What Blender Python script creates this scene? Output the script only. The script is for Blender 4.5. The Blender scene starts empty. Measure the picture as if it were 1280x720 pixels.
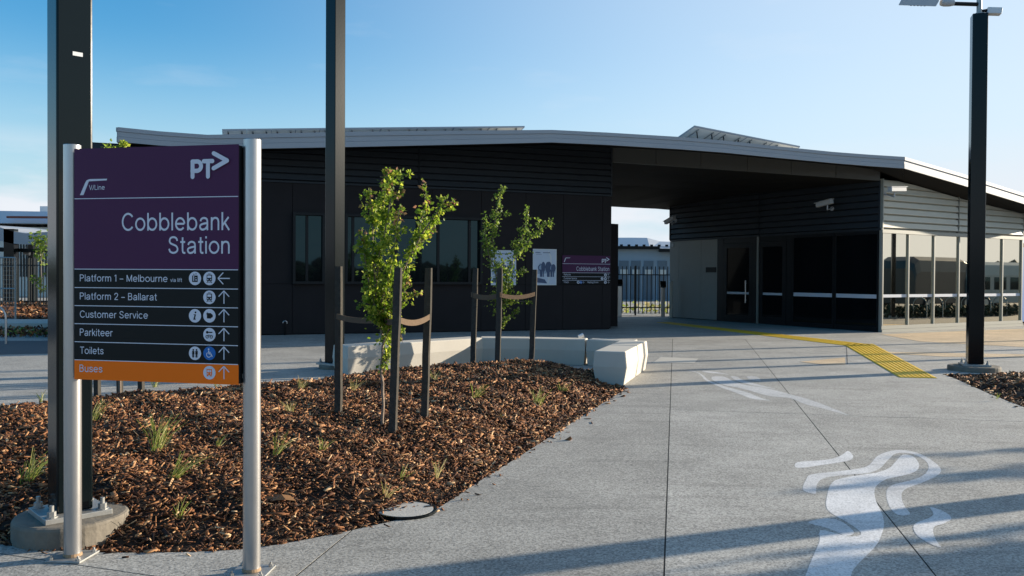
import bpy, bmesh, math, random
import numpy as np
from mathutils import Vector, Matrix
random.seed(7)
R = math.radians
C = bpy.context.scene.collection
scene = bpy.context.scene

# ------------------------------------------------------------------ camera
F = 1050.0
EYE = 1.6
cam_d = bpy.data.cameras.new('camera')
cam = bpy.data.objects.new('camera', cam_d)
C.objects.link(cam)
cam_d.sensor_width = 36.0
cam_d.lens = F / 1280 * 36
cam_d.clip_start = 0.05
cam_d.clip_end = 3000
CAM_R = Matrix.Rotation(R(90 - 0.764), 4, 'X') @ Matrix.Rotation(0.006, 4, 'Z')
cam.matrix_world = Matrix.Translation((0, 0, EYE)) @ CAM_R
scene.camera = cam
scene.render.resolution_x = 1024
scene.render.resolution_y = 576

# ------------------------------------------------------------------ light
SUN_AZ, SUN_EL = 69.0, 12.5
sv = Vector((math.sin(R(SUN_AZ)) * math.cos(R(SUN_EL)), math.cos(R(SUN_AZ)) * math.cos(R(SUN_EL)), math.sin(R(SUN_EL))))
sun_d = bpy.data.lights.new('sun', 'SUN')
sun_d.energy = 5.0
sun_d.angle = R(0.5)
sun_d.color = (1.0, 0.88, 0.71)
sun = bpy.data.objects.new('sun', sun_d)
C.objects.link(sun)
sun.rotation_euler = sv.to_track_quat('Z', 'Y').to_euler()
sun.location = (30, 15, 20)

world = bpy.data.worlds.new('World')
scene.world = world
world.use_nodes = True
wn, wl = world.node_tree.nodes, world.node_tree.links
bg = wn['Background']
sky = wn.new('ShaderNodeTexSky')
sky.sky_type = 'NISHITA'
sky.sun_disc = False
sky.sun_elevation = R(SUN_EL)
sky.sun_rotation = R(SUN_AZ)
sky.air_density = 1.0
sky.dust_density = 0.6
sky.ozone_density = 2.0
bg.inputs['Strength'].default_value = 0.1


def world_clouds():
    tc = wn.new('ShaderNodeTexCoord')
    sep = wn.new('ShaderNodeSeparateXYZ')
    wl.new(tc.outputs['Generated'], sep.inputs[0])
    mp = wn.new('ShaderNodeMapping')
    mp.inputs['Scale'].default_value = (1.6, 1.6, 7.0)
    mp.inputs['Location'].default_value = (3.7, 1.2, 0.4)
    wl.new(tc.outputs['Generated'], mp.inputs[0])
    n = wn.new('ShaderNodeTexNoise')
    n.inputs['Scale'].default_value = 2.6
    n.inputs['Detail'].default_value = 7
    n.inputs['Roughness'].default_value = 0.55
    wl.new(mp.outputs[0], n.inputs['Vector'])
    cr = wn.new('ShaderNodeValToRGB')
    cr.color_ramp.elements[0].position = 0.33
    cr.color_ramp.elements[1].position = 0.50
    wl.new(n.outputs['Fac'], cr.inputs[0])
    # a low bank of cloud along the whole horizon, clear above about six degrees
    band = wn.new('ShaderNodeMapRange')
    band.inputs['From Min'].default_value = 0.155
    band.inputs['From Max'].default_value = 0.07
    wl.new(sep.outputs['Z'], band.inputs['Value'])
    mul = wn.new('ShaderNodeMath'); mul.operation = 'MULTIPLY'
    wl.new(cr.outputs[0], mul.inputs[0]); wl.new(band.outputs[0], mul.inputs[1])
    # thin high wisps
    mp2 = wn.new('ShaderNodeMapping'); mp2.inputs['Scale'].default_value = (3, 3, 14)
    mp2.inputs['Rotation'].default_value = (0.3, 0.25, 0)
    wl.new(tc.outputs['Generated'], mp2.inputs[0])
    n2 = wn.new('ShaderNodeTexNoise'); n2.inputs['Scale'].default_value = 2.2; n2.inputs['Detail'].default_value = 6
    wl.new(mp2.outputs[0], n2.inputs['Vector'])
    cr2 = wn.new('ShaderNodeValToRGB')
    cr2.color_ramp.elements[0].position = 0.60
    cr2.color_ramp.elements[1].position = 0.85
    cr2.color_ramp.elements[1].color = (0.16, 0.16, 0.16, 1)
    wl.new(n2.outputs['Fac'], cr2.inputs[0])
    mx = wn.new('ShaderNodeMath'); mx.operation = 'MAXIMUM'
    wl.new(mul.outputs[0], mx.inputs[0]); wl.new(cr2.outputs[0], mx.inputs[1])
    hs = wn.new('ShaderNodeHueSaturation')
    hs.inputs['Saturation'].default_value = 1.46
    hs.inputs['Value'].default_value = 1.12
    wl.new(sky.outputs[0], hs.inputs['Color'])
    # the air pales smoothly towards the low sun
    dt = wn.new('ShaderNodeVectorMath'); dt.operation = 'DOT_PRODUCT'
    wl.new(tc.outputs['Generated'], dt.inputs[0]); dt.inputs[1].default_value = tuple(sv)
    gr = wn.new('ShaderNodeMapRange'); gr.interpolation_type = 'SMOOTHSTEP'
    gr.inputs['From Min'].default_value = -0.05; gr.inputs['From Max'].default_value = 1.0; gr.inputs['To Max'].default_value = 0.88
    wl.new(dt.outputs['Value'], gr.inputs['Value'])
    gl = wn.new('ShaderNodeMixRGB')
    hz = wn.new('ShaderNodeMapRange'); hz.interpolation_type = 'SMOOTHSTEP'
    hz.inputs['From Min'].default_value = 0.27; hz.inputs['From Max'].default_value = 0.0; hz.inputs['To Max'].default_value = 0.95
    wl.new(sep.outputs['Z'], hz.inputs['Value'])
    hm = wn.new('ShaderNodeMixRGB')
    wl.new(hz.outputs[0], hm.inputs[0]); wl.new(hs.outputs[0], hm.inputs[1])
    hm.inputs[2].default_value = (2.6, 3.5, 4.25, 1)
    wl.new(gr.outputs[0], gl.inputs[0]); wl.new(hm.outputs[0], gl.inputs[1])
    gl.inputs[2].default_value = (3.6, 4.1, 4.6, 1)
    mix = wn.new('ShaderNodeMixRGB')
    wl.new(mx.outputs[0], mix.inputs[0])
    wl.new(gl.outputs[0], mix.inputs[1])
    mix.inputs[2].default_value = (4.1, 4.3, 4.6, 1)
    wl.new(mix.outputs[0], bg.inputs['Color'])


world_clouds()
scene.view_settings.view_transform = 'Standard'
scene.view_settings.look = 'None'
scene.view_settings.exposure = 1.05
scene.view_settings.gamma = 1
scene.render.engine = 'CYCLES'
scene.cycles.use_denoising = True
scene.cycles.max_bounces = 6


# ------------------------------------------------------------------ measuring from the photograph (1280 x 720)
def ray(px, py):
    return CAM_R.to_3x3() @ Vector(((px - 640) / F, -(py - 360) / F, -1.0))


def G(px, py, z=0.0):
    d = ray(px, py)
    t = (z - EYE) / d.z
    return Vector((d.x * t, d.y * t, z))


def atY(px, py, Y):
    d = ray(px, py)
    t = Y / d.y
    return Vector((d.x * t, Y, EYE + d.z * t))


class Wall:
    """a vertical plane from P to Q; s runs along it, d out of it towards the viewer's side"""

    def __init__(w, P, Q, flip=False):
        w.P = Vector((P[0], P[1], 0)); w.Q = Vector((Q[0], Q[1], 0))
        w.u = (w.Q - w.P).normalized()
        w.L = (w.Q - w.P).length
        n = Vector((w.u.y, -w.u.x, 0))
        if n.dot(-w.P) < 0:
            n = -n
        w.n = n

    def V(w, px, py):
        d = ray(px, py)
        o = Vector((0, 0, EYE))
        t = (w.P - o).dot(w.n) / d.dot(w.n)
        h = o + d * t
        return (h - w.P).dot(w.u), h.z

    def s(w, px, py=345):
        return w.V(px, py)[0]

    def z(w, px, py):
        return w.V(px, py)[1]

    def at(w, s, z, d=0.0):
        return w.P + w.u * s + w.n * d + Vector((0, 0, z))

    def off(w, d):
        q = Wall(w.P + w.n * d, w.Q + w.n * d)
        return q


# ------------------------------------------------------------------ materials
def mat(name, col, rough=0.6, metal=0.0, var=0.0, vscale=3.0, bump=0.0, bscale=40.0, spec=0.3, island=0.0, coat=0.0, col2=None):
    m = bpy.data.materials.new(name)
    m.use_nodes = True
    N, L = m.node_tree.nodes, m.node_tree.links
    b = N['Principled BSDF']
    b.inputs['Roughness'].default_value = rough
    b.inputs['Metallic'].default_value = metal
    b.inputs['Specular IOR Level'].default_value = spec
    b.inputs['Coat Weight'].default_value = coat
    c = (col[0], col[1], col[2], 1)
    b.inputs['Base Color'].default_value = c
    geo = N.new('ShaderNodeNewGeometry')
    if var > 0 or island > 0:
        f = 1 + var + island
        ramp = N.new('ShaderNodeMixRGB')
        lo = [max(0, x * (1 - var - island)) for x in col]
        hi = [x * f for x in (col2 or col)]
        ramp.inputs[1].default_value = (*lo, 1)
        ramp.inputs[2].default_value = (*hi, 1)
        if var > 0:
            n = N.new('ShaderNodeTexNoise')
            n.inputs['Scale'].default_value = vscale
            n.inputs['Detail'].default_value = 6
            n.inputs['Roughness'].default_value = 0.65
            L.new(geo.outputs['Position'], n.inputs['Vector'])
            L.new(n.outputs['Fac'], ramp.inputs[0])
        if island > 0:
            if var > 0:
                a = N.new('ShaderNodeMath'); a.operation = 'MULTIPLY_ADD'
                L.new(n.outputs['Fac'], a.inputs[0]); a.inputs[1].default_value = 0.5
                k = N.new('ShaderNodeMath'); k.operation = 'MULTIPLY'; k.inputs[1].default_value = 0.5
                L.new(geo.outputs['Random Per Island'], k.inputs[0])
                L.new(k.outputs[0], a.inputs[2])
                L.new(a.outputs[0], ramp.inputs[0])
            else:
                L.new(geo.outputs['Random Per Island'], ramp.inputs[0])
        L.new(ramp.outputs[0], b.inputs['Base Color'])
    if bump > 0:
        n = N.new('ShaderNodeTexNoise')
        n.inputs['Scale'].default_value = bscale
        n.inputs['Detail'].default_value = 5
        L.new(geo.outputs['Position'], n.inputs['Vector'])
        bp = N.new('ShaderNodeBump')
        bp.inputs['Strength'].default_value = bump
        bp.inputs['Distance'].default_value = 0.01
        L.new(n.outputs['Fac'], bp.inputs['Height'])
        L.new(bp.outputs[0], b.inputs['Normal'])
    return m


def aggregate_mat(name, lo, mid, hi, tint=None):
    """exposed aggregate concrete: fine dark and pale stones, broad faint blotches and a few stains"""
    m = bpy.data.materials.new(name)
    m.use_nodes = True
    N, L = m.node_tree.nodes, m.node_tree.links
    b = N['Principled BSDF']
    b.inputs['Roughness'].default_value = 0.75
    b.inputs['Specular IOR Level'].default_value = 0.3
    geo = N.new('ShaderNodeNewGeometry')
    v = N.new('ShaderNodeTexVoronoi'); v.inputs['Scale'].default_value = 95
    L.new(geo.outputs['Position'], v.inputs['Vector'])
    sepc = N.new('ShaderNodeSeparateXYZ')
    L.new(v.outputs['Color'], sepc.inputs[0])
    n0 = N.new('ShaderNodeTexNoise'); n0.inputs['Scale'].default_value = 55; n0.inputs['Detail'].default_value = 4
    L.new(geo.outputs['Position'], n0.inputs['Vector'])
    av = N.new('ShaderNodeMath'); av.operation = 'ADD'
    L.new(sepc.outputs[0], av.inputs[0]); L.new(n0.outputs['Fac'], av.inputs[1])
    hf = N.new('ShaderNodeMath'); hf.operation = 'MULTIPLY'; hf.inputs[1].default_value = 0.5
    L.new(av.outputs[0], hf.inputs[0])
    cr = N.new('ShaderNodeValToRGB')
    e = cr.color_ramp.elements
    e[0].position = 0.18; e[0].color = (*lo, 1)
    e[1].position = 0.85; e[1].color = (*hi, 1)
    k = cr.color_ramp.elements.new(0.5); k.color = (*mid, 1)
    L.new(hf.outputs[0], cr.inputs[0])
    n1 = N.new('ShaderNodeTexNoise'); n1.inputs['Scale'].default_value = 0.9; n1.inputs['Detail'].default_value = 8
    n1.inputs['Roughness'].default_value = 0.7
    L.new(geo.outputs['Position'], n1.inputs['Vector'])
    mr = N.new('ShaderNodeMapRange'); mr.inputs['From Min'].default_value = 0.3; mr.inputs['From Max'].default_value = 0.7
    mr.inputs['To Min'].default_value = 0.74; mr.inputs['To Max'].default_value = 1.16
    L.new(n1.outputs['Fac'], mr.inputs['Value'])
    # each pour has its own tone, and long faint scuffs run across it
    oi = N.new('ShaderNodeObjectInfo')
    mo = N.new('ShaderNodeMapRange'); mo.inputs['To Min'].default_value = 0.92; mo.inputs['To Max'].default_value = 1.07
    L.new(oi.outputs['Random'], mo.inputs['Value'])
    mp = N.new('ShaderNodeMapping'); mp.inputs['Scale'].default_value = (0.5, 3.5, 1); mp.inputs['Rotation'].default_value = (0, 0, 0.35)
    L.new(geo.outputs['Position'], mp.inputs[0])
    n4 = N.new('ShaderNodeTexNoise'); n4.inputs['Scale'].default_value = 1.6; n4.inputs['Detail'].default_value = 5
    L.new(mp.outputs[0], n4.inputs['Vector'])
    m4 = N.new('ShaderNodeMapRange'); m4.inputs['From Min'].default_value = 0.55; m4.inputs['From Max'].default_value = 0.75
    m4.inputs['To Min'].default_value = 1.0; m4.inputs['To Max'].default_value = 0.72
    L.new(n4.outputs['Fac'], m4.inputs['Value'])
    q1 = N.new('ShaderNodeMath'); q1.operation = 'MULTIPLY'; L.new(mo.outputs[0], q1.inputs[0]); L.new(m4.outputs[0], q1.inputs[1])
    q2 = N.new('ShaderNodeMath'); q2.operation = 'MULTIPLY'; L.new(q1.outputs[0], q2.inputs[0]); L.new(mr.outputs[0], q2.inputs[1])
    mm = N.new('ShaderNodeVectorMath'); mm.operation = 'SCALE'
    L.new(cr.outputs[0], mm.inputs[0]); L.new(q2.outputs[0], mm.inputs['Scale'])
    # small dark spots of dirt
    v2 = N.new('ShaderNodeTexVoronoi'); v2.inputs['Scale'].default_value = 1.3
    L.new(geo.outputs['Position'], v2.inputs['Vector'])
    mr2 = N.new('ShaderNodeMapRange'); mr2.inputs['From Min'].default_value = 0.012; mr2.inputs['From Max'].default_value = 0.03
    mr2.inputs['To Min'].default_value = 0.35
    L.new(v2.outputs['Distance'], mr2.inputs['Value'])
    m3 = N.new('ShaderNodeVectorMath'); m3.operation = 'SCALE'
    L.new(mm.outputs[0], m3.inputs[0]); L.new(mr2.outputs[0], m3.inputs['Scale'])
    L.new(m3.outputs[0], b.inputs['Base Color'])
    bp = N.new('ShaderNodeBump'); bp.inputs['Strength'].default_value = 0.5; bp.inputs['Distance'].default_value = 0.003
    L.new(hf.outputs[0], bp.inputs['Height']); L.new(bp.outputs[0], b.inputs['Normal'])
    return m


M = {}
M['paving'] = aggregate_mat('exposed_aggregate', (0.165, 0.16, 0.15), (0.35, 0.335, 0.30), (0.53, 0.51, 0.46))
M['tanpave'] = aggregate_mat('tan_paving', (0.40, 0.28, 0.16), (0.58, 0.43, 0.27), (0.70, 0.55, 0.37))
M['smoothconc'] = mat('smooth_concrete', (0.50, 0.465, 0.40), 0.7, var=0.12, vscale=2.5, bump=0.12, bscale=60)
M['footing'] = mat('footing_concrete', (0.17, 0.15, 0.12), 0.85, var=0.6, vscale=7, bump=0.4, bscale=35)
M['asphalt'] = mat('asphalt', (0.09, 0.095, 0.10), 0.85, var=0.2, vscale=5, bump=0.3, bscale=80)
M['soil'] = mat('bed_soil', (0.022, 0.014, 0.009), 0.95, var=0.3, vscale=14, bump=0.8, bscale=30)
M['underlay'] = mat('joint_bed', (0.022, 0.022, 0.021), 0.9)
M['paint'] = aggregate_mat('worn_white_paint', (0.42, 0.42, 0.41), (0.66, 0.65, 0.64), (0.74, 0.735, 0.72))
M['fadedpaint'] = aggregate_mat('faded_white_paint', (0.30, 0.30, 0.295), (0.52, 0.515, 0.50), (0.64, 0.635, 0.62))
M['yellow'] = mat('tactile_yellow', (0.76, 0.48, 0.03), 0.6, var=0.15, vscale=6)
M['poleblack'] = mat('pole_paint', (0.003, 0.006, 0.007), 0.16, var=0.15, vscale=3, spec=0.24, bump=0.02, bscale=25)
M['galv'] = mat('galvanised_steel', (0.36, 0.36, 0.345), 0.5, 0.7, var=0.35, vscale=16)
M['brushed'] = mat('brushed_aluminium', (0.47, 0.46, 0.45), 0.33, 0.85, var=0.10, vscale=8)
M['rust'] = mat('rust_stain', (0.30, 0.20, 0.12), 0.8, var=.3, vscale=30)
M['purple'] = mat('sign_purple', (0.068, 0.017, 0.060), 0.5, var=0.05, vscale=2, spec=0.2)
M['signblack'] = mat('sign_black', (0.006, 0.007, 0.007), 0.5, spec=0.2)
M['signside'] = mat('sign_side', (0.008, 0.009, 0.010), 0.5, spec=0.2)
M['orange'] = mat('sign_orange', (0.96, 0.17, 0.003), 0.5, spec=0.2)
M['signwhite'] = mat('sign_lettering', (0.62, 0.63, 0.70), 0.5)
M['signblue'] = mat('sign_blue', (0.01, 0.13, 0.42), 0.5)
M['panel'] = mat('dark_wall_panel', (0.013, 0.0105, 0.0115), 0.55, var=0.35, vscale=1.6, spec=0.2, bump=0.03, bscale=3)
M['cladding'] = mat('charcoal_cladding', (0.024, 0.030, 0.037), 0.55, var=0.08, vscale=1.5, spec=0.25)
M['paleclad'] = mat('pale_cladding', (0.56, 0.53, 0.44), 0.5, 0.1, var=0.08, vscale=1.5)
M['fascia'] = mat('fascia_metal', (0.34, 0.355, 0.375), 0.45, 0.1, var=0.05, vscale=1.0)
M['soffit'] = mat('soffit_lining', (0.020, 0.019, 0.018), 0.8, var=0.08, vscale=1.0, spec=0.1)
M['beamgrey'] = mat('beam_panel', (0.085, 0.087, 0.082), 0.6, var=0.08, vscale=1.5)
M['fc'] = mat('grey_cement_sheet', (0.31, 0.305, 0.275), 0.7, var=0.10, vscale=2.0)
M['darkframe'] = mat('dark_window_frame', (0.008, 0.009, 0.010), 0.45, spec=0.25)
M['aluframe'] = mat('pale_aluminium_frame', (0.30, 0.30, 0.265), 0.45, 0.3)
M['void'] = mat('dark_interior', (0.010, 0.011, 0.012), 0.8)
M['roofmetal'] = mat('roof_sheet', (0.56, 0.58, 0.60), 0.5, 0.2, var=0.1, vscale=1)
M['solarback'] = mat('solar_backsheet', (0.80, 0.78, 0.70), 0.6)
M['solarcell'] = mat('solar_glass', (0.012, 0.02, 0.05), 0.12, spec=0.8)
M['band'] = mat('glass_safety_band', (0.55, 0.57, 0.62), 0.6)
M['stakeside'] = mat('weathered_stake', (0.060, 0.055, 0.048), 0.9, var=0.55, vscale=24, bump=0.6, bscale=60, spec=0.05)
M['strap'] = mat('hessian_strap', (0.13, 0.088, 0.056), 0.95, var=0.25, vscale=30, bump=0.4, bscale=200)
M['bark'] = mat('young_bark', (0.22, 0.17, 0.13), 0.85, var=0.3, vscale=30, bump=0.5, bscale=80)
M['fence'] = mat('fence_black', (0.014, 0.017, 0.018), 0.45)
M['white'] = mat('white_plastic', (0.66, 0.67, 0.67), 0.4)
M['camgrey'] = mat('camera_grey', (0.42, 0.43, 0.44), 0.4)
M['rearwall'] = mat('pale_blue_cladding', (0.24, 0.31, 0.36), 0.6, var=0.06, vscale=0.6)
M['farframe'] = mat('far_window_tint', (0.11, 0.15, 0.18), 0.3, var=0.2, vscale=1.5)
M['cream'] = mat('cream_wall', (0.55, 0.55, 0.50), 0.7, var=0.06, vscale=0.5)
M['poster'] = mat('poster_paper', (0.55, 0.60, 0.68), 0.4, var=0.06, vscale=5)
M['posterdark'] = mat('poster_ink', (0.07, 0.10, 0.17), 0.5, var=0.3, vscale=20)
M['postermid'] = mat('poster_grey_ink', (0.30, 0.37, 0.47), 0.5, var=0.3, vscale=12)
M['redbrown'] = mat('canopy_red', (0.16, 0.05, 0.035), 0.6)
M['vandark'] = mat('vehicle_dark', (0.020, 0.019, 0.018), 0.4, spec=0.5)
M['vanpale'] = mat('vehicle_white', (0.30, 0.30, 0.28), 0.3, spec=0.5)
M['tyre'] = mat('tyre_rubber', (0.02, 0.02, 0.02), 0.8)
M['treeline'] = mat('distant_trees', (0.030, 0.040, 0.020), 0.9, var=0.4, vscale=0.4)
M['coverpale'] = mat('cover_concrete', (0.42, 0.40, 0.36), 0.8, var=0.18, vscale=12, bump=0.2, bscale=60)


def glass_mat(name, col, rough, refl, tint=(1, 1, 1), spec=0.5):
    m = bpy.data.materials.new(name)
    m.use_nodes = True
    N, L = m.node_tree.nodes, m.node_tree.links
    b = N['Principled BSDF']
    b.inputs['Base Color'].default_value = (*col, 1)
    b.inputs['Roughness'].default_value = 0.1
    b.inputs['Specular IOR Level'].default_value = spec
    gl = N.new('ShaderNodeBsdfGlossy')
    gl.inputs['Roughness'].default_value = rough
    gl.inputs['Color'].default_value = (*tint, 1)
    mx = N.new('ShaderNodeMixShader'); mx.inputs[0].default_value = refl
    L.new(b.outputs[0], mx.inputs[1]); L.new(gl.outputs[0], mx.inputs[2])
    L.new(mx.outputs[0], N['Material Output'].inputs[0])
    return m


M['coatedglass'] = glass_mat('mirror_coated_glass', (0.008, 0.008, 0.007), 0.012, 0.80, (1.0, 0.90, 0.70))
M['darkglass'] = glass_mat('dark_tinted_glass', (0.003, 0.006, 0.007), 0.02, 0.03, (0.40, 0.85, 1.0), .08)
M['blackglass'] = glass_mat('shaded_glass', (0.004, 0.005, 0.006), 0.02, 0.025, (0.8, 0.9, 1.0), .3)


def leaf_mat(name, c1, c2, c3, trans=0.45):
    m = bpy.data.materials.new(name)
    m.use_nodes = True
    N, L = m.node_tree.nodes, m.node_tree.links
    b = N['Principled BSDF']
    b.inputs['Roughness'].default_value = 0.5
    geo = N.new('ShaderNodeNewGeometry')
    cr = N.new('ShaderNodeValToRGB')
    e = cr.color_ramp.elements
    e[0].position = 0.0; e[0].color = (*c1, 1)
    e[1].position = 1.0; e[1].color = (*c3, 1)
    k = e.new(0.6); k.color = (*c2, 1)
    L.new(geo.outputs['Random Per Island'], cr.inputs[0])
    L.new(cr.outputs[0], b.inputs['Base Color'])
    tr = N.new('ShaderNodeBsdfTranslucent')
    L.new(cr.outputs[0], tr.inputs['Color'])
    mx = N.new('ShaderNodeMixShader'); mx.inputs[0].default_value = trans
    L.new(b.outputs[0], mx.inputs[1]); L.new(tr.outputs[0], mx.inputs[2])
    L.new(mx.outputs[0], N['Material Output'].inputs[0])
    return m


M['leaf'] = leaf_mat('young_leaves', (0.08, 0.15, 0.015), (0.24, 0.35, 0.03), (0.56, 0.58, 0.08), 0.62)
M['leaftip'] = leaf_mat('red_tip_leaves', (0.20, 0.16, 0.04), (0.34, 0.18, 0.08), (0.42, 0.20, 0.12), 0.4)
M['leafdark'] = leaf_mat('plain_leaves', (0.06, 0.11, 0.018), (0.15, 0.24, 0.03), (0.36, 0.43, 0.07), 0.55)
M['grass'] = leaf_mat('tuft_grass', (0.12, 0.17, 0.03), (0.29, 0.34, 0.07), (0.62, 0.53, 0.26), 0.5)
M['drygrass'] = leaf_mat('dry_tuft_grass', (0.26, 0.26, 0.07), (0.50, 0.43, 0.18), (0.68, 0.56, 0.32), 0.45)


def chip_mat():
    m = bpy.data.materials.new('bark_chips')
    m.use_nodes = True
    N, L = m.node_tree.nodes, m.node_tree.links
    b = N['Principled BSDF']
    b.inputs['Roughness'].default_value = 0.75
    b.inputs['Specular IOR Level'].default_value = 0.3
    geo = N.new('ShaderNodeNewGeometry')
    cr = N.new('ShaderNodeValToRGB')
    e = cr.color_ramp.elements
    e[0].position = 0.0; e[0].color = (0.020, 0.009, 0.005, 1)
    e[1].position = 1.0; e[1].color = (0.64, 0.44, 0.25, 1)
    for p, c in ((0.30, (0.060, 0.023, 0.010)), (0.55, (0.155, 0.060, 0.023)), (0.80, (0.29, 0.125, 0.048)), (0.94, (0.40, 0.22, 0.10))):
        k = e.new(p); k.color = (*c, 1)
    L.new(geo.outputs['Random Per Island'], cr.inputs[0])
    L.new(cr.outputs[0], b.inputs['Base Color'])
    return m


M['chips'] = chip_mat()


# ------------------------------------------------------------------ mesh helpers
class MB:
    def __init__(s):
        s.v = []; s.f = []; s.m = []; s.mats = []; s.smooth = False

    def mi(s, m):
        if m not in s.mats:
            s.mats.append(m)
        return s.mats.index(m)

    def add(s, vs, fs, m):
        k = len(s.v); i = s.mi(m)
        s.v += [tuple(p) for p in vs]
        for f in fs:
            s.f.append(tuple(a + k for a in f)); s.m.append(i)

    def hexa(s, p, m):
        s.add(p, [(3, 2, 1, 0), (4, 5, 6, 7), (0, 1, 5, 4), (1, 2, 6, 5), (2, 3, 7, 6), (3, 0, 4, 7)], m)

    def box(s, a, b, m, T=None):
        x0, y0, z0 = a; x1, y1, z1 = b
        p = [Vector(q) for q in ((x0, y0, z0), (x1, y0, z0), (x1, y1, z0), (x0, y1, z0), (x0, y0, z1), (x1, y0, z1), (x1, y1, z1), (x0, y1, z1))]
        if T is not None:
            p = [T @ q for q in p]
        s.hexa(p, m)

    def wbox(s, w, s0, s1, z0, z1, d0, d1, m):
        """box on a wall plane"""
        p = [w.at(s0, z0, d0), w.at(s1, z0, d0), w.at(s1, z0, d1), w.at(s0, z0, d1), w.at(s0, z1, d0), w.at(s1, z1, d0), w.at(s1, z1, d1), w.at(s0, z1, d1)]
        s.hexa(p, m)

    def prism(s, poly, z0, z1, m):
        n = len(poly)
        vs = [(p[0], p[1], z0) for p in poly] + [(p[0], p[1], z1) for p in poly]
        fs = [tuple(range(n - 1, -1, -1)), tuple(range(n, 2 * n))] + [(i, (i + 1) % n, n + (i + 1) % n, n + i) for i in range(n)]
        s.add(vs, fs, m)

    def tube(s, pts, rad, m, n=8, cap=True):
        pts = [Vector(p) for p in pts]
        if not isinstance(rad, (list, tuple)):
            rad = [rad] * len(pts)
        rings = []
        for i, p in enumerate(pts):
            d = (pts[min(i + 1, len(pts) - 1)] - pts[max(i - 1, 0)]).normalized()
            a = Vector((0, 0, 1)) if abs(d.z) < 0.9 else Vector((1, 0, 0))
            u = d.cross(a).normalized(); v = d.cross(u)
            rings.append([p + (u * math.cos(t) + v * math.sin(t)) * rad[i] for t in [2 * math.pi * k / n for k in range(n)]])
        vs = [q for r in rings for q in r]
        fs = []
        for i in range(len(pts) - 1):
            for k in range(n):
                fs.append((i * n + k, i * n + (k + 1) % n, (i + 1) * n + (k + 1) % n, (i + 1) * n + k))
        if cap:
            fs.append(tuple(range(n - 1, -1, -1)))
            fs.append(tuple(range((len(pts) - 1) * n, len(pts) * n)))
        s.add(vs, fs, m)

    def build(s, name, parent=None, bevel=0.0, smooth=False, origin=None, fixn=True):
        me = bpy.data.meshes.new(name)
        o3 = Vector(origin) if origin is not None else Vector((0, 0, 0))
        me.from_pydata([(p[0] - o3.x, p[1] - o3.y, p[2] - o3.z) for p in s.v], [], s.f)
        for m in s.mats:
            me.materials.append(M[m] if isinstance(m, str) else m)
        me.polygons.foreach_set('material_index', s.m)
        me.update()
        if fixn and len(s.f) < 60000:
            b = bmesh.new(); b.from_mesh(me); bmesh.ops.recalc_face_normals(b, faces=b.faces); b.to_mesh(me); b.free()
        if smooth:
            me.polygons.foreach_set('use_smooth', [True] * len(me.polygons))
            try:
                me.set_sharp_from_angle(angle=R(40))
            except Exception:
                pass
        ob = bpy.data.objects.new(name, me)
        C.objects.link(ob)
        ob.location = o3
        if parent is not None:
            ob.parent = parent
            ob.matrix_parent_inverse = Matrix.Translation(-parent.location) if parent.rotation_euler.z == 0 else parent.matrix_basis.inverted()
        if bevel > 0:
            md = ob.modifiers.new('edge', 'BEVEL'); md.width = bevel; md.segments = 2; md.limit_method = 'ANGLE'
        return ob


def tag(o, label=None, cat=None, group=None, kind=None):
    if label: o['label'] = label
    if cat: o['category'] = cat
    if group: o['group'] = group
    if kind: o['kind'] = kind
    return o


def thing(name, loc, label, cat, group=None, kind=None):
    o = bpy.data.objects.new(name, None)
    C.objects.link(o)
    o.location = Vector((loc[0], loc[1], loc[2] if len(loc) > 2 else 0))
    o.empty_display_size = 0.2
    return tag(o, label, cat, group, kind)


def lin(p, q, t):
    return p + (q - p) * t


# ------------------------------------------------------------------ planting beds (outlines on the ground)
bed1_front = [(-60, 672), (0, 680), (30, 685), (70, 688.5), (120, 690.5), (180, 691), (240, 690), (300, 687), (345, 681), (385, 674), (430, 665),
              (470, 656), (510, 647), (545, 637), (570, 621), (600, 601), (650, 570), (700, 538), (745, 509), (781, 487)]
bed1_back = [(742, 462.5), (690, 459), (620, 459), (540, 463), (440, 470), (400, 478), (330, 485), (250, 491), (180, 497), (110, 503), (50, 509), (0, 515), (-60, 522), (-160, 560), (-180, 620)]
BED1 = [G(*p).to_2d() for p in bed1_front + bed1_back]
BED2 = [G(*p).to_2d() for p in [(1178, 467.5), (1198, 475), (1236, 492), (1280, 509), (1380, 548), (1520, 600), (1700, 560), (1560, 480), (1420, 470), (1280, 468.5), (1225, 467.5)]]


def seg_dist(P, poly):
    """distance of numpy points to the outline, positive inside"""
    d = np.full(len(P), 1e9); inside = np.zeros(len(P), bool)
    n = len(poly)
    for i in range(n):
        a = np.array(poly[i]); b = np.array(poly[(i + 1) % n])
        ab = b - a; t = np.clip(((P - a) @ ab) / (ab @ ab + 1e-12), 0, 1)
        d = np.minimum(d, np.linalg.norm(P - (a + t[:, None] * ab), axis=1))
        cond = ((a[1] > P[:, 1]) != (b[1] > P[:, 1]))
        with np.errstate(divide='ignore', invalid='ignore'):
            xi = a[0] + (P[:, 1] - a[1]) / (b[1] - a[1] + 1e-12) * (b[0] - a[0])
        inside ^= cond & (P[:, 0] < xi)
    return np.where(inside, d, -d)


def mound(P, poly, H):
    d = seg_dist(P, poly)
    t = np.clip(d / 1.0, 0, 1)
    z = -0.045 + (H + 0.045) * (t * t * (3 - 2 * t)) ** 0.8
    z += np.where(d > 0, 1, 0) * np.clip(d * 3, 0, 1) * 0.022 * (np.sin(P[:, 0] * 3.1 + 1) * np.cos(P[:, 1] * 2.7) + 0.6 * np.sin(P[:, 0] * 7.3 + P[:, 1] * 5.9))
    return np.where(d > -0.02, np.maximum(z, -0.045), -0.045), d


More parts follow.
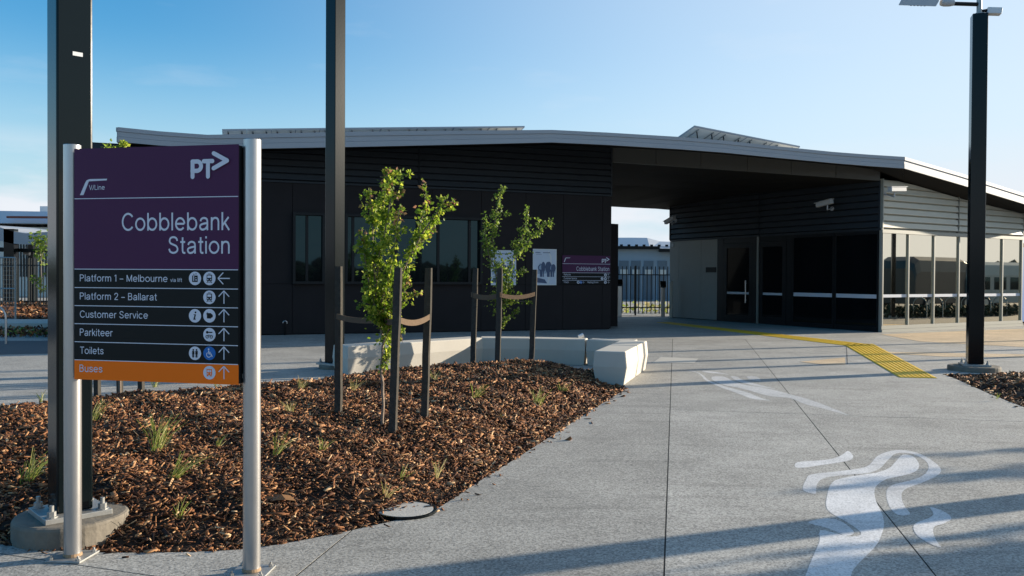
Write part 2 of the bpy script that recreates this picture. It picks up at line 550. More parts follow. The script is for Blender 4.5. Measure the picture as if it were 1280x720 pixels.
def mz(x, y, poly=None, H=0.17):
    z, d = mound(np.array([[x, y]]), poly or BED1, H)
    return float(z[0])


def mulch_bed(name, poly, H, label_chips, dens, seed, ymax):
    rng = np.random.default_rng(seed)
    P = np.array(poly)
    x0, y0 = P.min(0) - 0.1; x1, y1 = P.max(0) + 0.1
    st = 0.09
    nx, ny = int((x1 - x0) / st) + 1, int((y1 - y0) / st) + 1
    X, Y = np.meshgrid(x0 + np.arange(nx) * st, y0 + np.arange(ny) * st)
    Q = np.stack([X.ravel(), Y.ravel()], 1)
    Z, d = mound(Q, poly, H)
    keep = d > -0.12
    idx = -np.ones(len(Q), int); idx[keep] = np.arange(keep.sum())
    V = np.column_stack([Q[keep], Z[keep] + rng.uniform(-0.006, 0.006, keep.sum())])
    g = np.arange(nx * ny).reshape(ny, nx)
    q = np.stack([g[:-1, :-1], g[:-1, 1:], g[1:, 1:], g[1:, :-1]], -1).reshape(-1, 4)
    q = idx[q]; q = q[(q >= 0).all(1)]
    me = bpy.data.meshes.new(name); me.from_pydata(V.tolist(), [], q.tolist()); me.materials.append(M['soil'])
    me.polygons.foreach_set('use_smooth', [True] * len(me.polygons))
    o = bpy.data.objects.new(name, me); C.objects.link(o); tag(o, kind='structure')
    # chips: short split pieces of bark, thinner on the ground further off
    area_pts = []
    N = int((x1 - x0) * (y1 - y0) * dens)
    pts = rng.uniform((x0, y0), (x1, min(y1, ymax)), (N, 2))
    z, d = mound(pts, poly, H)
    dist = np.hypot(pts[:, 0], pts[:, 1])
    ang = np.abs(np.arctan2(pts[:, 0], pts[:, 1]))
    prob = np.clip((7.5 / np.maximum(dist, 4.5)) ** 1.3, 0, 1) * np.where(ang > 0.75, 0.35, 1)
    spill = (d < 0) & (d > -.22) & (rng.random(N) < .10 * np.exp(d / .05))
    ok = ((d > 0.004) & (rng.random(N) < prob)) | spill
    pts, z, dist = pts[ok], z[ok], dist[ok]
    n = len(pts)
    sc = np.clip(dist / 7.5, 0.85, 1.7)
    Lh = rng.lognormal(-3.95, 0.45, n) * sc * 1.05
    Lh = np.clip(Lh, 0.008, 0.075)
    Lh *= 0.88
    stringy = rng.random(n) < .28
    Lh = np.where(stringy, np.clip(Lh * rng.uniform(1.3, 2.2, n), .02, .06), Lh)
    Wh = Lh * np.where(stringy, rng.uniform(0.06, 0.13, n), rng.uniform(0.16, 0.48, n)); Th = rng.uniform(0.0015, 0.005, n) * sc
    yaw = rng.uniform(0, 2 * np.pi, n); pit = rng.normal(0, 0.38, n); rol = rng.normal(0, 0.55, n)
    cy, sy, cp, sp, cr_, sr = np.cos(yaw), np.sin(yaw), np.cos(pit), np.sin(pit), np.cos(rol), np.sin(rol)
    ux = np.stack([cy * cp, sy * cp, sp], 1)
    vy = np.stack([-sy * cr_ + cy * sp * sr, cy * cr_ + sy * sp * sr, -cp * sr], 1)
    wz = np.cross(ux, vy)
    ctr = np.column_stack([pts, np.where(z < -.04, .004, z) + np.where(z < -.04, 0, rng.uniform(0.0, 0.028, n))])
    taper = rng.uniform(0.35, 1.0, n); bend = rng.normal(0, 0.18, n)
    verts = []
    for (a, b_, c_) in ((-1, -1, -1), (1, -1, -1), (1, 1, -1), (-1, 1, -1), (-1, -1, 1), (1, -1, 1), (1, 1, 1), (-1, 1, 1)):
        tw = np.where(a > 0, taper, 1.0)
        verts.append(ctr + ux * (a * Lh)[:, None] + vy * (b_ * Wh * tw + bend * Lh * (a > 0))[:, None] + wz * (c_ * Th)[:, None])
    Vc = np.stack(verts, 1).reshape(-1, 3)
    fq = np.array([(3, 2, 1, 0), (4, 5, 6, 7), (0, 1, 5, 4), (1, 2, 6, 5), (2, 3, 7, 6), (3, 0, 4, 7)])
    Fc = (np.arange(n)[:, None, None] * 8 + fq[None]).reshape(-1, 4)
    mc = bpy.data.meshes.new('bark_chips')
    mc.vertices.add(len(Vc)); mc.vertices.foreach_set('co', Vc.ravel())
    mc.loops.add(len(Fc) * 4); mc.loops.foreach_set('vertex_index', Fc.ravel())
    mc.polygons.add(len(Fc)); mc.polygons.foreach_set('loop_start', np.arange(len(Fc)) * 4)
    mc.polygons.foreach_set('loop_total', np.full(len(Fc), 4))
    mc.update(calc_edges=True)
    mc.materials.append(M['chips'])
    oc = bpy.data.objects.new('bark_mulch', mc); C.objects.link(oc)
    tag(oc, label_chips, 'mulch', kind='stuff')
    return n


nch = mulch_bed('bed_soil', BED1, 0.17, 'brown bark chip mulch heaped in the bed behind the station sign', 1650, 3, 18)
nch += mulch_bed('bed_soil', BED2, 0.10, 'dark bark chip mulch in the bed round the foot of the far pole', 420, 5, 17)
print('chips', nch)

# ------------------------------------------------------------------ ground and paving slabs
mb = MB(); mb.add([(-900, -900, -0.11), (900, -900, -0.11), (900, 900, -0.11), (-900, 900, -0.11)], [(0, 1, 2, 3)], 'underlay')
tag(mb.build('ground'), kind='structure')


def clip(poly, a, b, side, gap):
    """keep the part of a convex polygon on one side of the line a-b, less half a joint"""
    d = (b - a).normalized(); n = Vector((-d.y, d.x)) * side
    f = lambda p: (p - a).dot(n) - gap
    out = []
    for i in range(len(poly)):
        p, q = poly[i], poly[(i + 1) % len(poly)]
        fp, fq = f(p), f(q)
        if fp >= 0: out.append(p)
        if (fp >= 0) != (fq >= 0):
            out.append(p + (q - p) * (fp / (fp - fq)))
    return out


def split(polys, a, b, cond=None, gap=0.005):
    res = []
    for P in polys:
        c = sum(P, Vector((0, 0))) / len(P)
        if cond and not cond(c):
            res.append(P); continue
        l, r = clip(P, a, b, 1, gap), clip(P, a, b, -1, gap)
        res += [x for x in (l, r) if len(x) > 2]
    return res


g2 = lambda x, y: G(x, y).to_2d()
lines = dict(J1=(g2(838, 500), g2(830, 720)), J2=(g2(962, 462), g2(1170, 720)), J3=(g2(842, 512), g2(1280, 527)), J4=(g2(425, 675), g2(370, 720)), J5=(g2(0, 692), g2(185, 719)))
near = [[Vector((-14, -8)), Vector((18, -8)), Vector((18, 22)), Vector((-14, 22))]]


def side(c, k):
    a, b = lines[k]; d = b - a
    return (c - a).dot(Vector((-d.y, d.x)))


polys = split(near, *lines['J1'])
rightside = side(Vector((8, 10)), 'J1') > 0
polys = split(polys, *lines['J2'], cond=lambda c: (side(c, 'J1') > 0) == rightside)
polys = split(polys, *lines['J3'], cond=lambda c: (side(c, 'J1') > 0) == rightside)
polys = split(polys, *lines['J4'], cond=lambda c: (side(c, 'J1') > 0) != rightside and c.y < 12)
polys = split(polys, *lines['J5'], cond=lambda c: (side(c, 'J1') > 0) != rightside and (side(c, 'J4') > 0) == (side(Vector((-6, 3)), 'J4') > 0))
jh = (g2(700, 446.5), g2(1280, 462))
# big outer slabs all round
outer = []
for (x0, y0, x1, y1) in ((-60, -40, -14, 60), (18, -40, 70, 60), (-14, -40, 18, -8), (-14, 22, 18, 60)):
    outer.append([Vector((x0 + .004, y0 + .004)), Vector((x1 - .004, y0 + .004)), Vector((x1 - .004, y1 - .004)), Vector((x0 + .004, y1 - .004))])
pave = thing('pavement', (0, 0, 0), None, None, kind='structure')


def temp_prism(poly, z0, z1):
    m_ = MB(); m_.prism([(p[0], p[1]) for p in poly], z0, z1, 'paving')
    return m_.build('cutter')


cutters = [temp_prism(BED1, -0.3, 0.3), temp_prism(BED2, -0.3, 0.3)]
# widen the bed cutters' walls so the cut is clean
for P in polys + outer:
    m_ = MB(); m_.prism([(p[0], p[1]) for p in P], -0.09, 0.0, 'paving')
    o = m_.build('paving_slab', pave)
    if len(P) and P in polys:
        for c_ in cutters:
            md = o.modifiers.new('bed', 'BOOLEAN'); md.operation = 'DIFFERENCE'; md.object = c_; md.solver = 'EXACT'
        dg = bpy.context.evaluated_depsgraph_get()
        me2 = bpy.data.meshes.new_from_object(o.evaluated_get(dg))
        o.modifiers.clear()
        o.data = me2
        if len(me2.polygons) == 0:
            bpy.data.objects.remove(o)
m_ = MB(); m_.prism([(-13.99, -7.99), (17.99, -7.99), (17.99, 21.99), (-13.99, 21.99)], -0.05, -0.0015, 'underlay')
o = m_.build('joint_filler', pave)
for c_ in cutters:
    md = o.modifiers.new('bed', 'BOOLEAN'); md.operation = 'DIFFERENCE'; md.object = c_; md.solver = 'EXACT'
me2 = bpy.data.meshes.new_from_object(o.evaluated_get(bpy.context.evaluated_depsgraph_get()))
o.modifiers.clear(); o.data = me2
for c_ in cutters:
    bpy.data.objects.remove(c_)


def sheet(name, poly, z, m, label=None, cat=None, group=None, kind=None, parent=None, thick=0.0):
    m_ = MB()
    if thick:
        m_.prism([(p[0], p[1]) for p in poly], z - thick, z, m)
    else:
        m_.add([(p[0], p[1], z) for p in poly], [tuple(range(len(poly)))], m)
    o = m_.build(name, parent)
    # normals up
    if not thick and o.data.polygons[0].normal.z < 0:
        o.data.flip_normals()
    return tag(o, label, cat, group, kind)


sheet('road', [g2(-900, 462), g2(-900, 428), g2(64, 426), g2(64, 442)], 0.004, 'asphalt', kind='structure')
sheet('side_path', [g2(1101, 418), g2(1278, 411), g2(1330, 409), g2(1330, 432), g2(1280, 434), g2(1150, 427)], 0.004, 'tanpave', kind='structure')
sheet('paving_inset', [g2(1062, 439), g2(1280, 443), g2(1280, 447), g2(1180, 446)], 0.004, 'tanpave', kind='structure')

# pale plates let into the paving
sheet('paving_plate', [g2(826, 446.5), g2(873, 448.5), g2(868, 454), g2(815, 454)], 0.005, 'smoothconc', 'small pale concrete plate in the paving beside the block bench', 'paving plate')
sheet('paving_plate', [g2(1000, 452.5), g2(1056, 447), g2(1057, 456), g2(1030, 456)], 0.005, 'tanpave', 'pale wedge of paving beside the yellow tactile strip', 'paving plate')
pr = MB(); pr.prism([g2(1057.4, 433), g2(1058.6, 433), g2(1060.0, 455), g2(1058.6, 455)], 0.0, 0.002, 'asphalt')
tag(pr.build('drain_slot'), 'short dark drain slot in the paving at the foot of the yellow tactile strip', 'drain')


# painted figures on the paving
def crop4(p): return (960 + p[0] / 4, 540 + p[1] / 4)
def crop5(p): return (860 + p[0] / 5.818, 440 + p[1] / 5.818)


def smooth_closed(pts, n=3):
    """Catmull-Rom through the outline"""
    out = []
    m = len(pts)
    for i in range(m):
        p0, p1, p2, p3 = [Vector(pts[(i + k) % m]) for k in (-1, 0, 1, 2)]
        for j in range(n):
            t = j / n
            q = 0.5 * ((2 * p1) + (p2 - p0) * t + (2 * p0 - 5 * p1 + 4 * p2 - p3) * t * t + (-p0 + 3 * p1 - 3 * p2 + p3) * t ** 3)
            out.append(tuple(q))
    return out


def painted(label, polys_, tr, m='paint'):
    cx = [G(*tr(p)) for P in polys_ for p in P]
    c = sum(cx, Vector((0, 0, 0))) / len(cx)
    t = thing('painted_figure', (c.x, c.y, 0), label, 'ground painting', 'white painted figures on the paving')
    for zi, P in enumerate(polys_):
        sp = smooth_closed(P)
        pl = [g2(*tr(p)) for p in sp]
        o = sheet('painted_shape', pl, 0.0007 + .0002 * zi, m, parent=t)
        for f in o.data.polygons:
            pass
    return t


painted('large white painted curling figure on the near paving crossed by a pole shadow', [
    [(135, 160), (165, 149), (300, 138), (365, 118), (398, 95), (425, 118), (415, 138), (370, 150), (250, 168), (150, 180)],
    [(175, 290), (190, 240), (215, 213), (330, 199), (460, 182), (510, 162), (545, 122), (600, 98), (660, 90), (740, 102), (810, 136), (860, 178), (858, 208), (800, 242), (710, 276), (672, 300), (670, 340), (688, 380), (710, 412), (655, 416), (615, 385), (594, 335), (594, 290), (625, 264), (710, 243), (775, 218), (802, 185), (795, 152), (750, 120), (700, 106), (640, 108), (600, 140), (560, 182), (500, 205), (380, 216), (290, 228), (252, 250), (240, 285), (236, 310)],
    [(302, 290), (325, 250), (370, 232), (460, 215), (545, 203), (610, 178), (645, 140), (675, 114), (725, 122), (755, 160), (745, 192), (695, 214), (600, 234), (555, 258), (533, 290), (540, 345), (570, 410), (580, 470), (555, 545), (520, 592), (460, 650), (420, 700), (380, 780), (180, 790), (195, 700), (235, 600), (258, 545), (262, 492), (330, 505), (400, 522), (450, 520), (466, 508), (445, 484), (390, 448), (320, 408), (290, 370)],
    [(200, 452), (255, 436), (320, 434), (370, 450), (412, 480), (430, 508), (388, 520), (340, 498), (285, 478), (240, 466)],
    [(810, 376), (860, 390), (905, 415), (916, 438), (875, 460), (835, 472), (826, 500), (842, 545), (865, 578), (810, 560), (750, 522), (726, 482), (742, 455), (792, 436), (828, 412)],
], crop4)
painted('faded white painted figure of sweeping blades on the paving beyond the bench end', [
    [(0, 134), (60, 148), (95, 170), (125, 205), (190, 236), (250, 262), (320, 285), (400, 315), (480, 342), (600, 353), (530, 334), (450, 300), (380, 280), (290, 256), (215, 230), (150, 205), (118, 176), (80, 152), (40, 138)],
    [(175, 180), (265, 180), (330, 212), (420, 240), (540, 258), (660, 285), (780, 318), (930, 362), (1170, 460), (1000, 415), (850, 378), (740, 335), (600, 322), (480, 290), (380, 262), (280, 245), (190, 212)],
    [(310, 178), (355, 180), (400, 205), (470, 225), (560, 250), (640, 270), (560, 258), (450, 238), (360, 212)],
    [(430, 178), (500, 180), (530, 210), (480, 208), (440, 196)],
    [(100, 138), (180, 142), (300, 165), (240, 158), (150, 152)],
], crop5, 'fadedpaint')

# yellow tactile guide: ribbed tiles
tact = thing('tactile_strip', G(1110, 450), 'yellow ribbed tactile paving strip leading over the plaza to the station doors', 'tactile paving')


def tactile(A0, A1, B0, B1, ntile, bars):
    for i in range(ntile):
        t0, t1 = i / ntile, (i + 1) / ntile
        p = [lin(A0, A1, t0), lin(B0, B1, t0), lin(B0, B1, t1), lin(A0, A1, t1)]
        c = sum(p, Vector((0, 0, 0))) / 4
        p = [c + (q - c) * 0.985 for q in p]
        m_ = MB()
        m_.hexa([Vector((q.x, q.y, -0.0)) for q in p] + [Vector((q.x, q.y, 0.006)) for q in p], 'yellow')
        for k in range(bars):
            a0, a1 = (k + 0.25) / bars, (k + 0.75) / bars
            q = [lin(p[0], p[1], a0), lin(p[0], p[1], a1), lin(p[3], p[2], a1), lin(p[3], p[2], a0)]
            m_.hexa([Vector((v.x, v.y, 0.006)) for v in q] + [Vector((v.x, v.y, 0.013)) for v in [lin(w_, c, 0.02) for w_ in q]], 'yellow')
        m_.build('tactile_tile', tact)


tactile(G(1053, 430.2), G(1124, 472), G(1092, 430.2), G(1172, 473), 10, 8)
tactile(G(820, 403.2), G(1060, 432.5), G(836, 402.6), G(1092, 431), 30, 4)

# ------------------------------------------------------------------ kerb, hedge strip and bed at the left rear
sheet('rear_footpath', [g2(-300, 411), g2(64, 409.5), g2(64, 400.5), g2(-300, 402)], 0.13, 'smoothconc', kind='structure', thick=0.12)
sheet('rear_bed', [G(-300, 400.4, 0.1).to_2d(), G(68, 399, 0.1).to_2d(), G(68, 376, 0.1).to_2d(), G(-300, 378, 0.1).to_2d()], 0.12, 'soil', kind='structure', thick=0.11)


# ------------------------------------------------------------------ text and flat print
def _el(cx, cy, rx, ry, a0, a1, n=18):
    return [(cx + rx * math.cos(R(a0 + (a1 - a0) * i / n)), cy + ry * math.sin(R(a0 + (a1 - a0) * i / n))) for i in range(n + 1)]


def _sm(pts, n=5):
    """open Catmull-Rom curve"""
    P = [Vector(p) for p in pts]; out = []
    for i in range(len(P) - 1):
        p0, p1, p2, p3 = P[max(i - 1, 0)], P[i], P[i + 1], P[min(i + 2, len(P) - 1)]
        for j in range(n):
            t = j / n
            out.append(tuple(0.5 * ((2 * p1) + (p2 - p0) * t + (2 * p0 - 5 * p1 + 4 * p2 - p3) * t * t + (-p0 + 3 * p1 - 3 * p2 + p3) * t ** 3)))
    return out + [tuple(P[-1])]


_S = [(.47, .53), (.42, .64), (.28, .69), (.13, .65), (.075, .53), (.13, .43), (.27, .375), (.42, .31), (.485, .19), (.43, .08), (.27, .03), (.11, .08), (.05, .20)]
_st = lambda x, a, b: [(x, a), (x, b)]
# a plain grotesque drawn as strokes: width, then the strokes of each letter
GLYPH = {
    'o': (.54, [_el(.27, .26, .225, .232, 0, 360, 32)]), 'c': (.50, [_el(.27, .26, .222, .232, 42, 318, 28)]),
    'b': (.55, [_st(.06, 0, .72), _el(.28, .26, .215, .232, 0, 360, 32)]), 'l': (.12, [_st(.06, 0, .72)]),
    'e': (.53, [[(.05, .265), (.485, .265)], _el(.27, .26, .218, .232, 2, 322, 30)]),
    'a': (.50, [_sm([(.43, 0), (.42, .08), (.42, .34), (.38, .45), (.25, .492), (.12, .45), (.075, .36)]), _sm([(.42, .29), (.22, .26), (.08, .21), (.05, .13), (.10, .05), (.19, .025), (.33, .07), (.42, .18)])]),
    'n': (.46, [_st(.06, 0, .52), _sm([(.06, .34), (.12, .45), (.24, .492), (.36, .45), (.40, .33), (.40, .2), (.40, 0)])]),
    'k': (.42, [_st(.06, 0, .72), [(.07, .19), (.37, .52)], [(.17, .30), (.40, 0)]]),
    'S': (.54, [_sm(_S)]), 's': (.42, [_sm([(x * .82, .015 + y * .69) for x, y in _S])]),
    't': (.27, [_sm([(.13, .68), (.13, .50), (.13, .13), (.17, .04), (.27, .03)]), [(.01, .485), (.26, .485)]]),
    'i': (.12, [_st(.06, 0, .52), _st(.06, .63, .72)]), 'C': (.63, [_el(.34, .36, .288, .33, 38, 322, 36)]),
    'P': (.52, [_st(.06, 0, .72), [(.06, .685), (.30, .685)], _el(.29, .515, .175, .17, 90, -90, 16), [(.30, .345), (.06, .345)]]),
    'R': (.54, [_st(.06, 0, .72), [(.06, .685), (.30, .685)], _el(.29, .515, .175, .17, 90, -90, 16), [(.30, .345), (.06, .345)], [(.30, .345), (.48, 0)]]),
    'B': (.54, [_st(.06, 0, .72), [(.06, .685), (.28, .685)], _el(.28, .535, .15, .15, 90, -90, 14), [(.29, .385), (.06, .385)], _el(.29, .21, .18, .175, 90, -90, 14), [(.30, .035), (.06, .035)]]),
    'f': (.26, [_sm([(.12, 0), (.12, .2), (.12, .58), (.16, .67), (.27, .685)]), [(.0, .485), (.25, .485)]]),
    'r': (.28, [_st(.06, 0, .52), _sm([(.06, .30), (.10, .42), (.17, .48), (.28, .485)])]),
    'm': (.74, [_st(.06, 0, .52), _sm([(.06, .34), (.11, .45), (.21, .492), (.32, .45), (.36, .33), (.36, 0)]), _sm([(.36, .34), (.41, .45), (.52, .492), (.63, .45), (.67, .33), (.67, 0)])]),
    'M': (.67, [[(.06, 0), (.06, .71)], [(.06, .70), (.335, .03)], [(.335, .03), (.61, .70)], [(.61, .71), (.61, 0)]]),
    'u': (.46, [_sm([(.06, .52), (.06, .2), (.10, .07), (.21, .028), (.34, .07), (.40, .18)]), _st(.40, 0, .52)]),
    'v': (.42, [[(.02, .52), (.21, .01)], [(.21, .01), (.40, .52)]]), 'T': (.52, [[(.0, .685), (.52, .685)], _st(.26, 0, .68)]),
    'W': (.78, [[(.02, .72), (.20, .02)], [(.20, .02), (.39, .70)], [(.39, .70), (.58, .02)], [(.58, .02), (.76, .72)]]),
    'V': (.52, [[(.02, .72), (.26, .01)], [(.26, .01), (.50, .72)]]), 'L': (.44, [_st(.06, 0, .72), [(.06, .035), (.44, .035)]]), '/': (.28, [[(.0, -.03), (.28, .75)]]),
    'g': (.50, [_el(.26, .26, .205, .232, 0, 360, 30), _sm([(.45, .52), (.45, .2), (.45, -.06), (.38, -.17), (.24, -.19), (.09, -.12)])]),
    '1': (.26, [[(.03, .57), (.19, .69)], _st(.19, 0, .715)]), '2': (.47, [_sm([(.06, .50), (.11, .64), (.25, .69), (.39, .63), (.42, .50), (.34, .34), (.18, .19), (.06, .04)]), [(.04, .035), (.46, .035)]]),
    '\u2013': (.46, [[(.02, .27), (.44, .27)]]), ' ': (.20, []),
}


def lettering(s, w, s0, s1, zb, cap, d, m, parent, name='lettering', wt=.082):
    """lettering on a wall plane: left edge, right edge, baseline, cap height"""
    x = 0; strokes = []
    for ch in s:
        adv, st_ = GLYPH[ch]
        strokes += [[(x + a, b) for a, b in p] for p in st_]
        x += adv + .075
    x -= .075
    kx = (s1 - s0) / x; ky = cap / .72
    q = MB()
    for si, P in enumerate(strokes):
        P = [Vector(p) for p in P]; closed = (P[0] - P[-1]).length < 1e-4
        L_, R_ = [], []
        for i, p in enumerate(P):
            if closed and i in (0, len(P) - 1): t = (P[1] - P[-2])
            else: t = P[min(i + 1, len(P) - 1)] - P[max(i - 1, 0)]
            t.normalize(); n = Vector((-t.y, t.x)) * wt / 2
            L_.append(p + n); R_.append(p - n)
        dd = d + .00006 * (si % 4)
        f = lambda p: w.at(s0 + p.x * kx, zb + p.y * ky, dd)
        for i in range(len(P) - 1):
            q.add([f(L_[i]), f(R_[i]), f(R_[i + 1]), f(L_[i + 1])], [(0, 1, 2, 3)], m)
    o = q.build(name, parent, fixn=False)
    b = bmesh.new(); b.from_mesh(o.data)
    for f_ in b.faces:
        if f_.normal.dot(w.n) < 0: f_.normal_flip()
    b.to_mesh(o.data); b.free()
    return o


class Print:
    """flat marks on a wall plane, each layer a hair above the last"""

    def __init__(s, w, d):
        s.w, s.d, s.mb = w, d, MB()

    def poly(s, pts, m, k=0):
        s.mb.add([s.w.at(a, b, s.d + 0.0006 * k) for a, b in pts], [tuple(range(len(pts)))], m)

    def disc(s, a, b, r, m, k=0, n=28, ry=None):
        ry = ry or r
        s.poly([(a + r * math.cos(2 * math.pi * i / n), b + ry * math.sin(2 * math.pi * i / n)) for i in range(n)], m, k)

    def rect(s, a, b, w_, h, m, k=0):
        s.poly([(a - w_ / 2, b - h / 2), (a + w_ / 2, b - h / 2), (a + w_ / 2, b + h / 2), (a - w_ / 2, b + h / 2)], m, k)

    def bar(s, p, q, t, m, k=0, rnd=False):
        p, q = Vector(p), Vector(q); d = (q - p).normalized(); n = Vector((-d.y, d.x)) * t / 2
        s.poly([p + n, p - n, q - n, q + n], m, k)
        if rnd:
            s.disc(p.x, p.y, t / 2, m, k + 0.5, 14); s.disc(q.x, q.y, t / 2, m, k + 0.5, 14)

    def ring(s, a, b, r0, r1, m, k=0, a0=0, a1=360, n=20):
        for i in range(n):
            t0, t1 = R(a0 + (a1 - a0) * i / n), R(a0 + (a1 - a0) * (i + 1) / n)
            s.poly([(a + r * math.cos(t), b + r * math.sin(t)) for r, t in ((r0, t0), (r1, t0), (r1, t1), (r0, t1))], m, k)

    def build(s, name, parent):
        o = s.mb.build(name, parent, fixn=False)
        b = bmesh.new(); b.from_mesh(o.data)
        for f in b.faces:
            if f.normal.dot(s.w.n) < 0: f.normal_flip()
        b.to_mesh(o.data); b.free()
        return o


def pt_logo(pr_, s0, s1, zc0, zc1, m):
    """the operator's mark: rounded P, T and an arrow head"""
    W, H = s1 - s0, zc1 - zc0
    X = lambda u: s0 + u * W
    Z = lambda v: zc0 + v * H
    t = 0.10 * W
    pr_.bar((X(.05), Z(.05)), (X(.05), Z(.64)), t, m, 0, True)
    pr_.bar((X(.05), Z(.64)), (X(.18), Z(.64)), t, m, 2, True)
    pr_.bar((X(.05), Z(.28)), (X(.18), Z(.28)), t, m, 4, True)
    cx, cz = X(.17), Z(.46); rr = Z(.64) - Z(.46)
    pr_.ring(cx, cz, rr - t / 2, rr + t / 2, m, 6, -90, 90)
    pr_.bar((X(.35), Z(.64)), (X(.57), Z(.64)), t, m, 7, True)
    pr_.bar((X(.46), Z(.05)), (X(.46), Z(.64)), t, m, 9, True)
    pr_.bar((X(.61), Z(.93)), (X(.95), Z(.64)), t, m, 11, True)
    pr_.bar((X(.61), Z(.36)), (X(.95), Z(.64)), t, m, 13, True)


def vl_logo(pr_, s0, s1, z0, z1, m):
    """slanted bar turning into a thin rule"""
    W, H = s1 - s0, z1 - z0
    pr_.poly([(s0, z0), (s0 + .13 * W, z0), (s0 + .33 * W, z0 + .86 * H), (s0 + .98 * W, z0 + .90 * H), (s0 + W, z1), (s0 + .36 * W, z1), (s0 + .25 * W, z0 + .93 * H), (s0 + .20 * W, z0 + .80 * H)], m)


def icon(pr_, kind, a, b, r, fg='signwhite', bgm='signblack'):
    if kind == 'access':
        pr_.disc(a, b, r, 'signblue'); k = fg
        pr_.disc(a - .12 * r, b + .58 * r, .13 * r, k, 1)
        pr_.bar((a - .12 * r, b + .4 * r), (a - .08 * r, b - .1 * r), .16 * r, k, 1)
        pr_.bar((a - .08 * r, b + .15 * r), (a + .25 * r, b + .15 * r), .11 * r, k, 2)
        pr_.bar((a - .08 * r, b - .08 * r), (a + .32 * r, b - .08 * r), .15 * r, k, 3)
        pr_.bar((a + .28 * r, b - .05 * r), (a + .5 * r, b - .5 * r), .15 * r, k, 4)
        pr_.ring(a - .05 * r, b - .22 * r, .30 * r, .41 * r, k, 5, 120, 340)
        return
    pr_.disc(a, b, r, fg)
    k = bgm
    if kind in ('train', 'bus'):
        pr_.rect(a, b + .08 * r, .86 * r, .92 * r, k, 1)
        pr_.rect(a, b + .25 * r, .62 * r, .34 * r, fg, 2)
        pr_.disc(a - .24 * r, b - .17 * r, .09 * r, fg, 2); pr_.disc(a + .24 * r, b - .17 * r, .09 * r, fg, 2)
        if kind == 'train':
            pr_.bar((a - .2 * r, b - .38 * r), (a - .42 * r, b - .68 * r), .10 * r, k, 1)
            pr_.bar((a + .2 * r, b - .38 * r), (a + .42 * r, b - .68 * r), .10 * r, k, 1)
            pr_.bar((a - .33 * r, b - .55 * r), (a + .33 * r, b - .55 * r), .08 * r, k, 2)
            pr_.bar((a - .2 * r, b + .66 * r), (a + .2 * r, b + .66 * r), .08 * r, k, 2)
        else:
            pr_.rect(a - .28 * r, b - .46 * r, .18 * r, .18 * r, k, 3); pr_.rect(a + .28 * r, b - .46 * r, .18 * r, .18 * r, k, 3)
            pr_.bar((a, b + .1 * r), (a, b + .42 * r), .05 * r, k, 3)
    elif kind == 'lift':
        pr_.rect(a, b - .05 * r, .9 * r, .95 * r, k, 1)
        pr_.rect(a - .18 * r, b - .1 * r, .14 * r, .55 * r, fg, 2); pr_.disc(a - .18 * r, b + .26 * r, .09 * r, fg, 3)
        pr_.rect(a + .2 * r, b - .22 * r, .2 * r, .2 * r, fg, 2); pr_.disc(a + .18 * r, b + .1 * r, .08 * r, fg, 3)
        pr_.poly([(a - .3 * r, b + .55 * r), (a - .05 * r, b + .55 * r), (a - .17 * r, b + .72 * r)], k, 1)
        pr_.poly([(a + .05 * r, b + .72 * r), (a + .3 * r, b + .72 * r), (a + .17 * r, b + .55 * r)], k, 1)
    elif kind == 'info':
        pr_.disc(a + .1 * r, b + .5 * r, .14 * r, k, 1)
        pr_.poly([(a - .2 * r, b + .22 * r), (a + .18 * r, b + .22 * r), (a - .0 * r, b - .42 * r), (a + .16 * r, b - .42 * r), (a + .1 * r, b - .58 * r), (a - .28 * r, b - .58 * r), (a - .06 * r, b + .1 * r), (a - .22 * r, b + .1 * r)], k, 1)
    elif kind == 'card':
        pr_.rect(a - .05 * r, b, .7 * r, .8 * r, k, 1); pr_.disc(a + .3 * r, b, .28 * r, k, 2)
        pr_.bar((a - .45 * r, b + .2 * r), (a - .3 * r, b + .5 * r), .1 * r, k, 3)
    elif kind == 'bike':
        pr_.disc(a - .35 * r, b + .35 * r, .2 * r, k, 1); pr_.bar((a - .35 * r, b + .35 * r), (a + .5 * r, b + .35 * r), .16 * r, k, 2)
        pr_.ring(a - .33 * r, b - .3 * r, .17 * r, .26 * r, k, 3); pr_.ring(a + .33 * r, b - .3 * r, .17 * r, .26 * r, k, 3)
        pr_.bar((a - .33 * r, b - .3 * r), (a - .05 * r, b), .07 * r, k, 4); pr_.bar((a - .05 * r, b), (a + .33 * r, b - .3 * r), .07 * r, k, 5)
    elif kind == 'toilets':
        for sx in (-.27, .27):
            pr_.disc(a + sx * r, b + .5 * r, .13 * r, k, 1)
            pr_.rect(a + sx * r, b + .1 * r, .34 * r if sx < 0 else .4 * r, .5 * r, k, 2)
            pr_.rect(a + (sx - .08) * r, b - .38 * r, .12 * r, .5 * r, k, 3); pr_.rect(a + (sx + .08) * r, b - .38 * r, .12 * r, .5 * r, k, 3)


def arrow(pr_, a, b, r, ang, m='signwhite'):
    d = Vector((math.cos(R(ang)), math.sin(R(ang)))); n = Vector((-d.y, d.x)); c = Vector((a, b)); t = .15 * r
    tip = c + d * r * .95
    pr_.bar(c - d * r * .95, tip, t, m, 0)
    pr_.bar(tip, tip - d * r * .85 + n * r * .85, t, m, 1)
    pr_.bar(tip, tip - d * r * .85 - n * r * .85, t, m, 2)


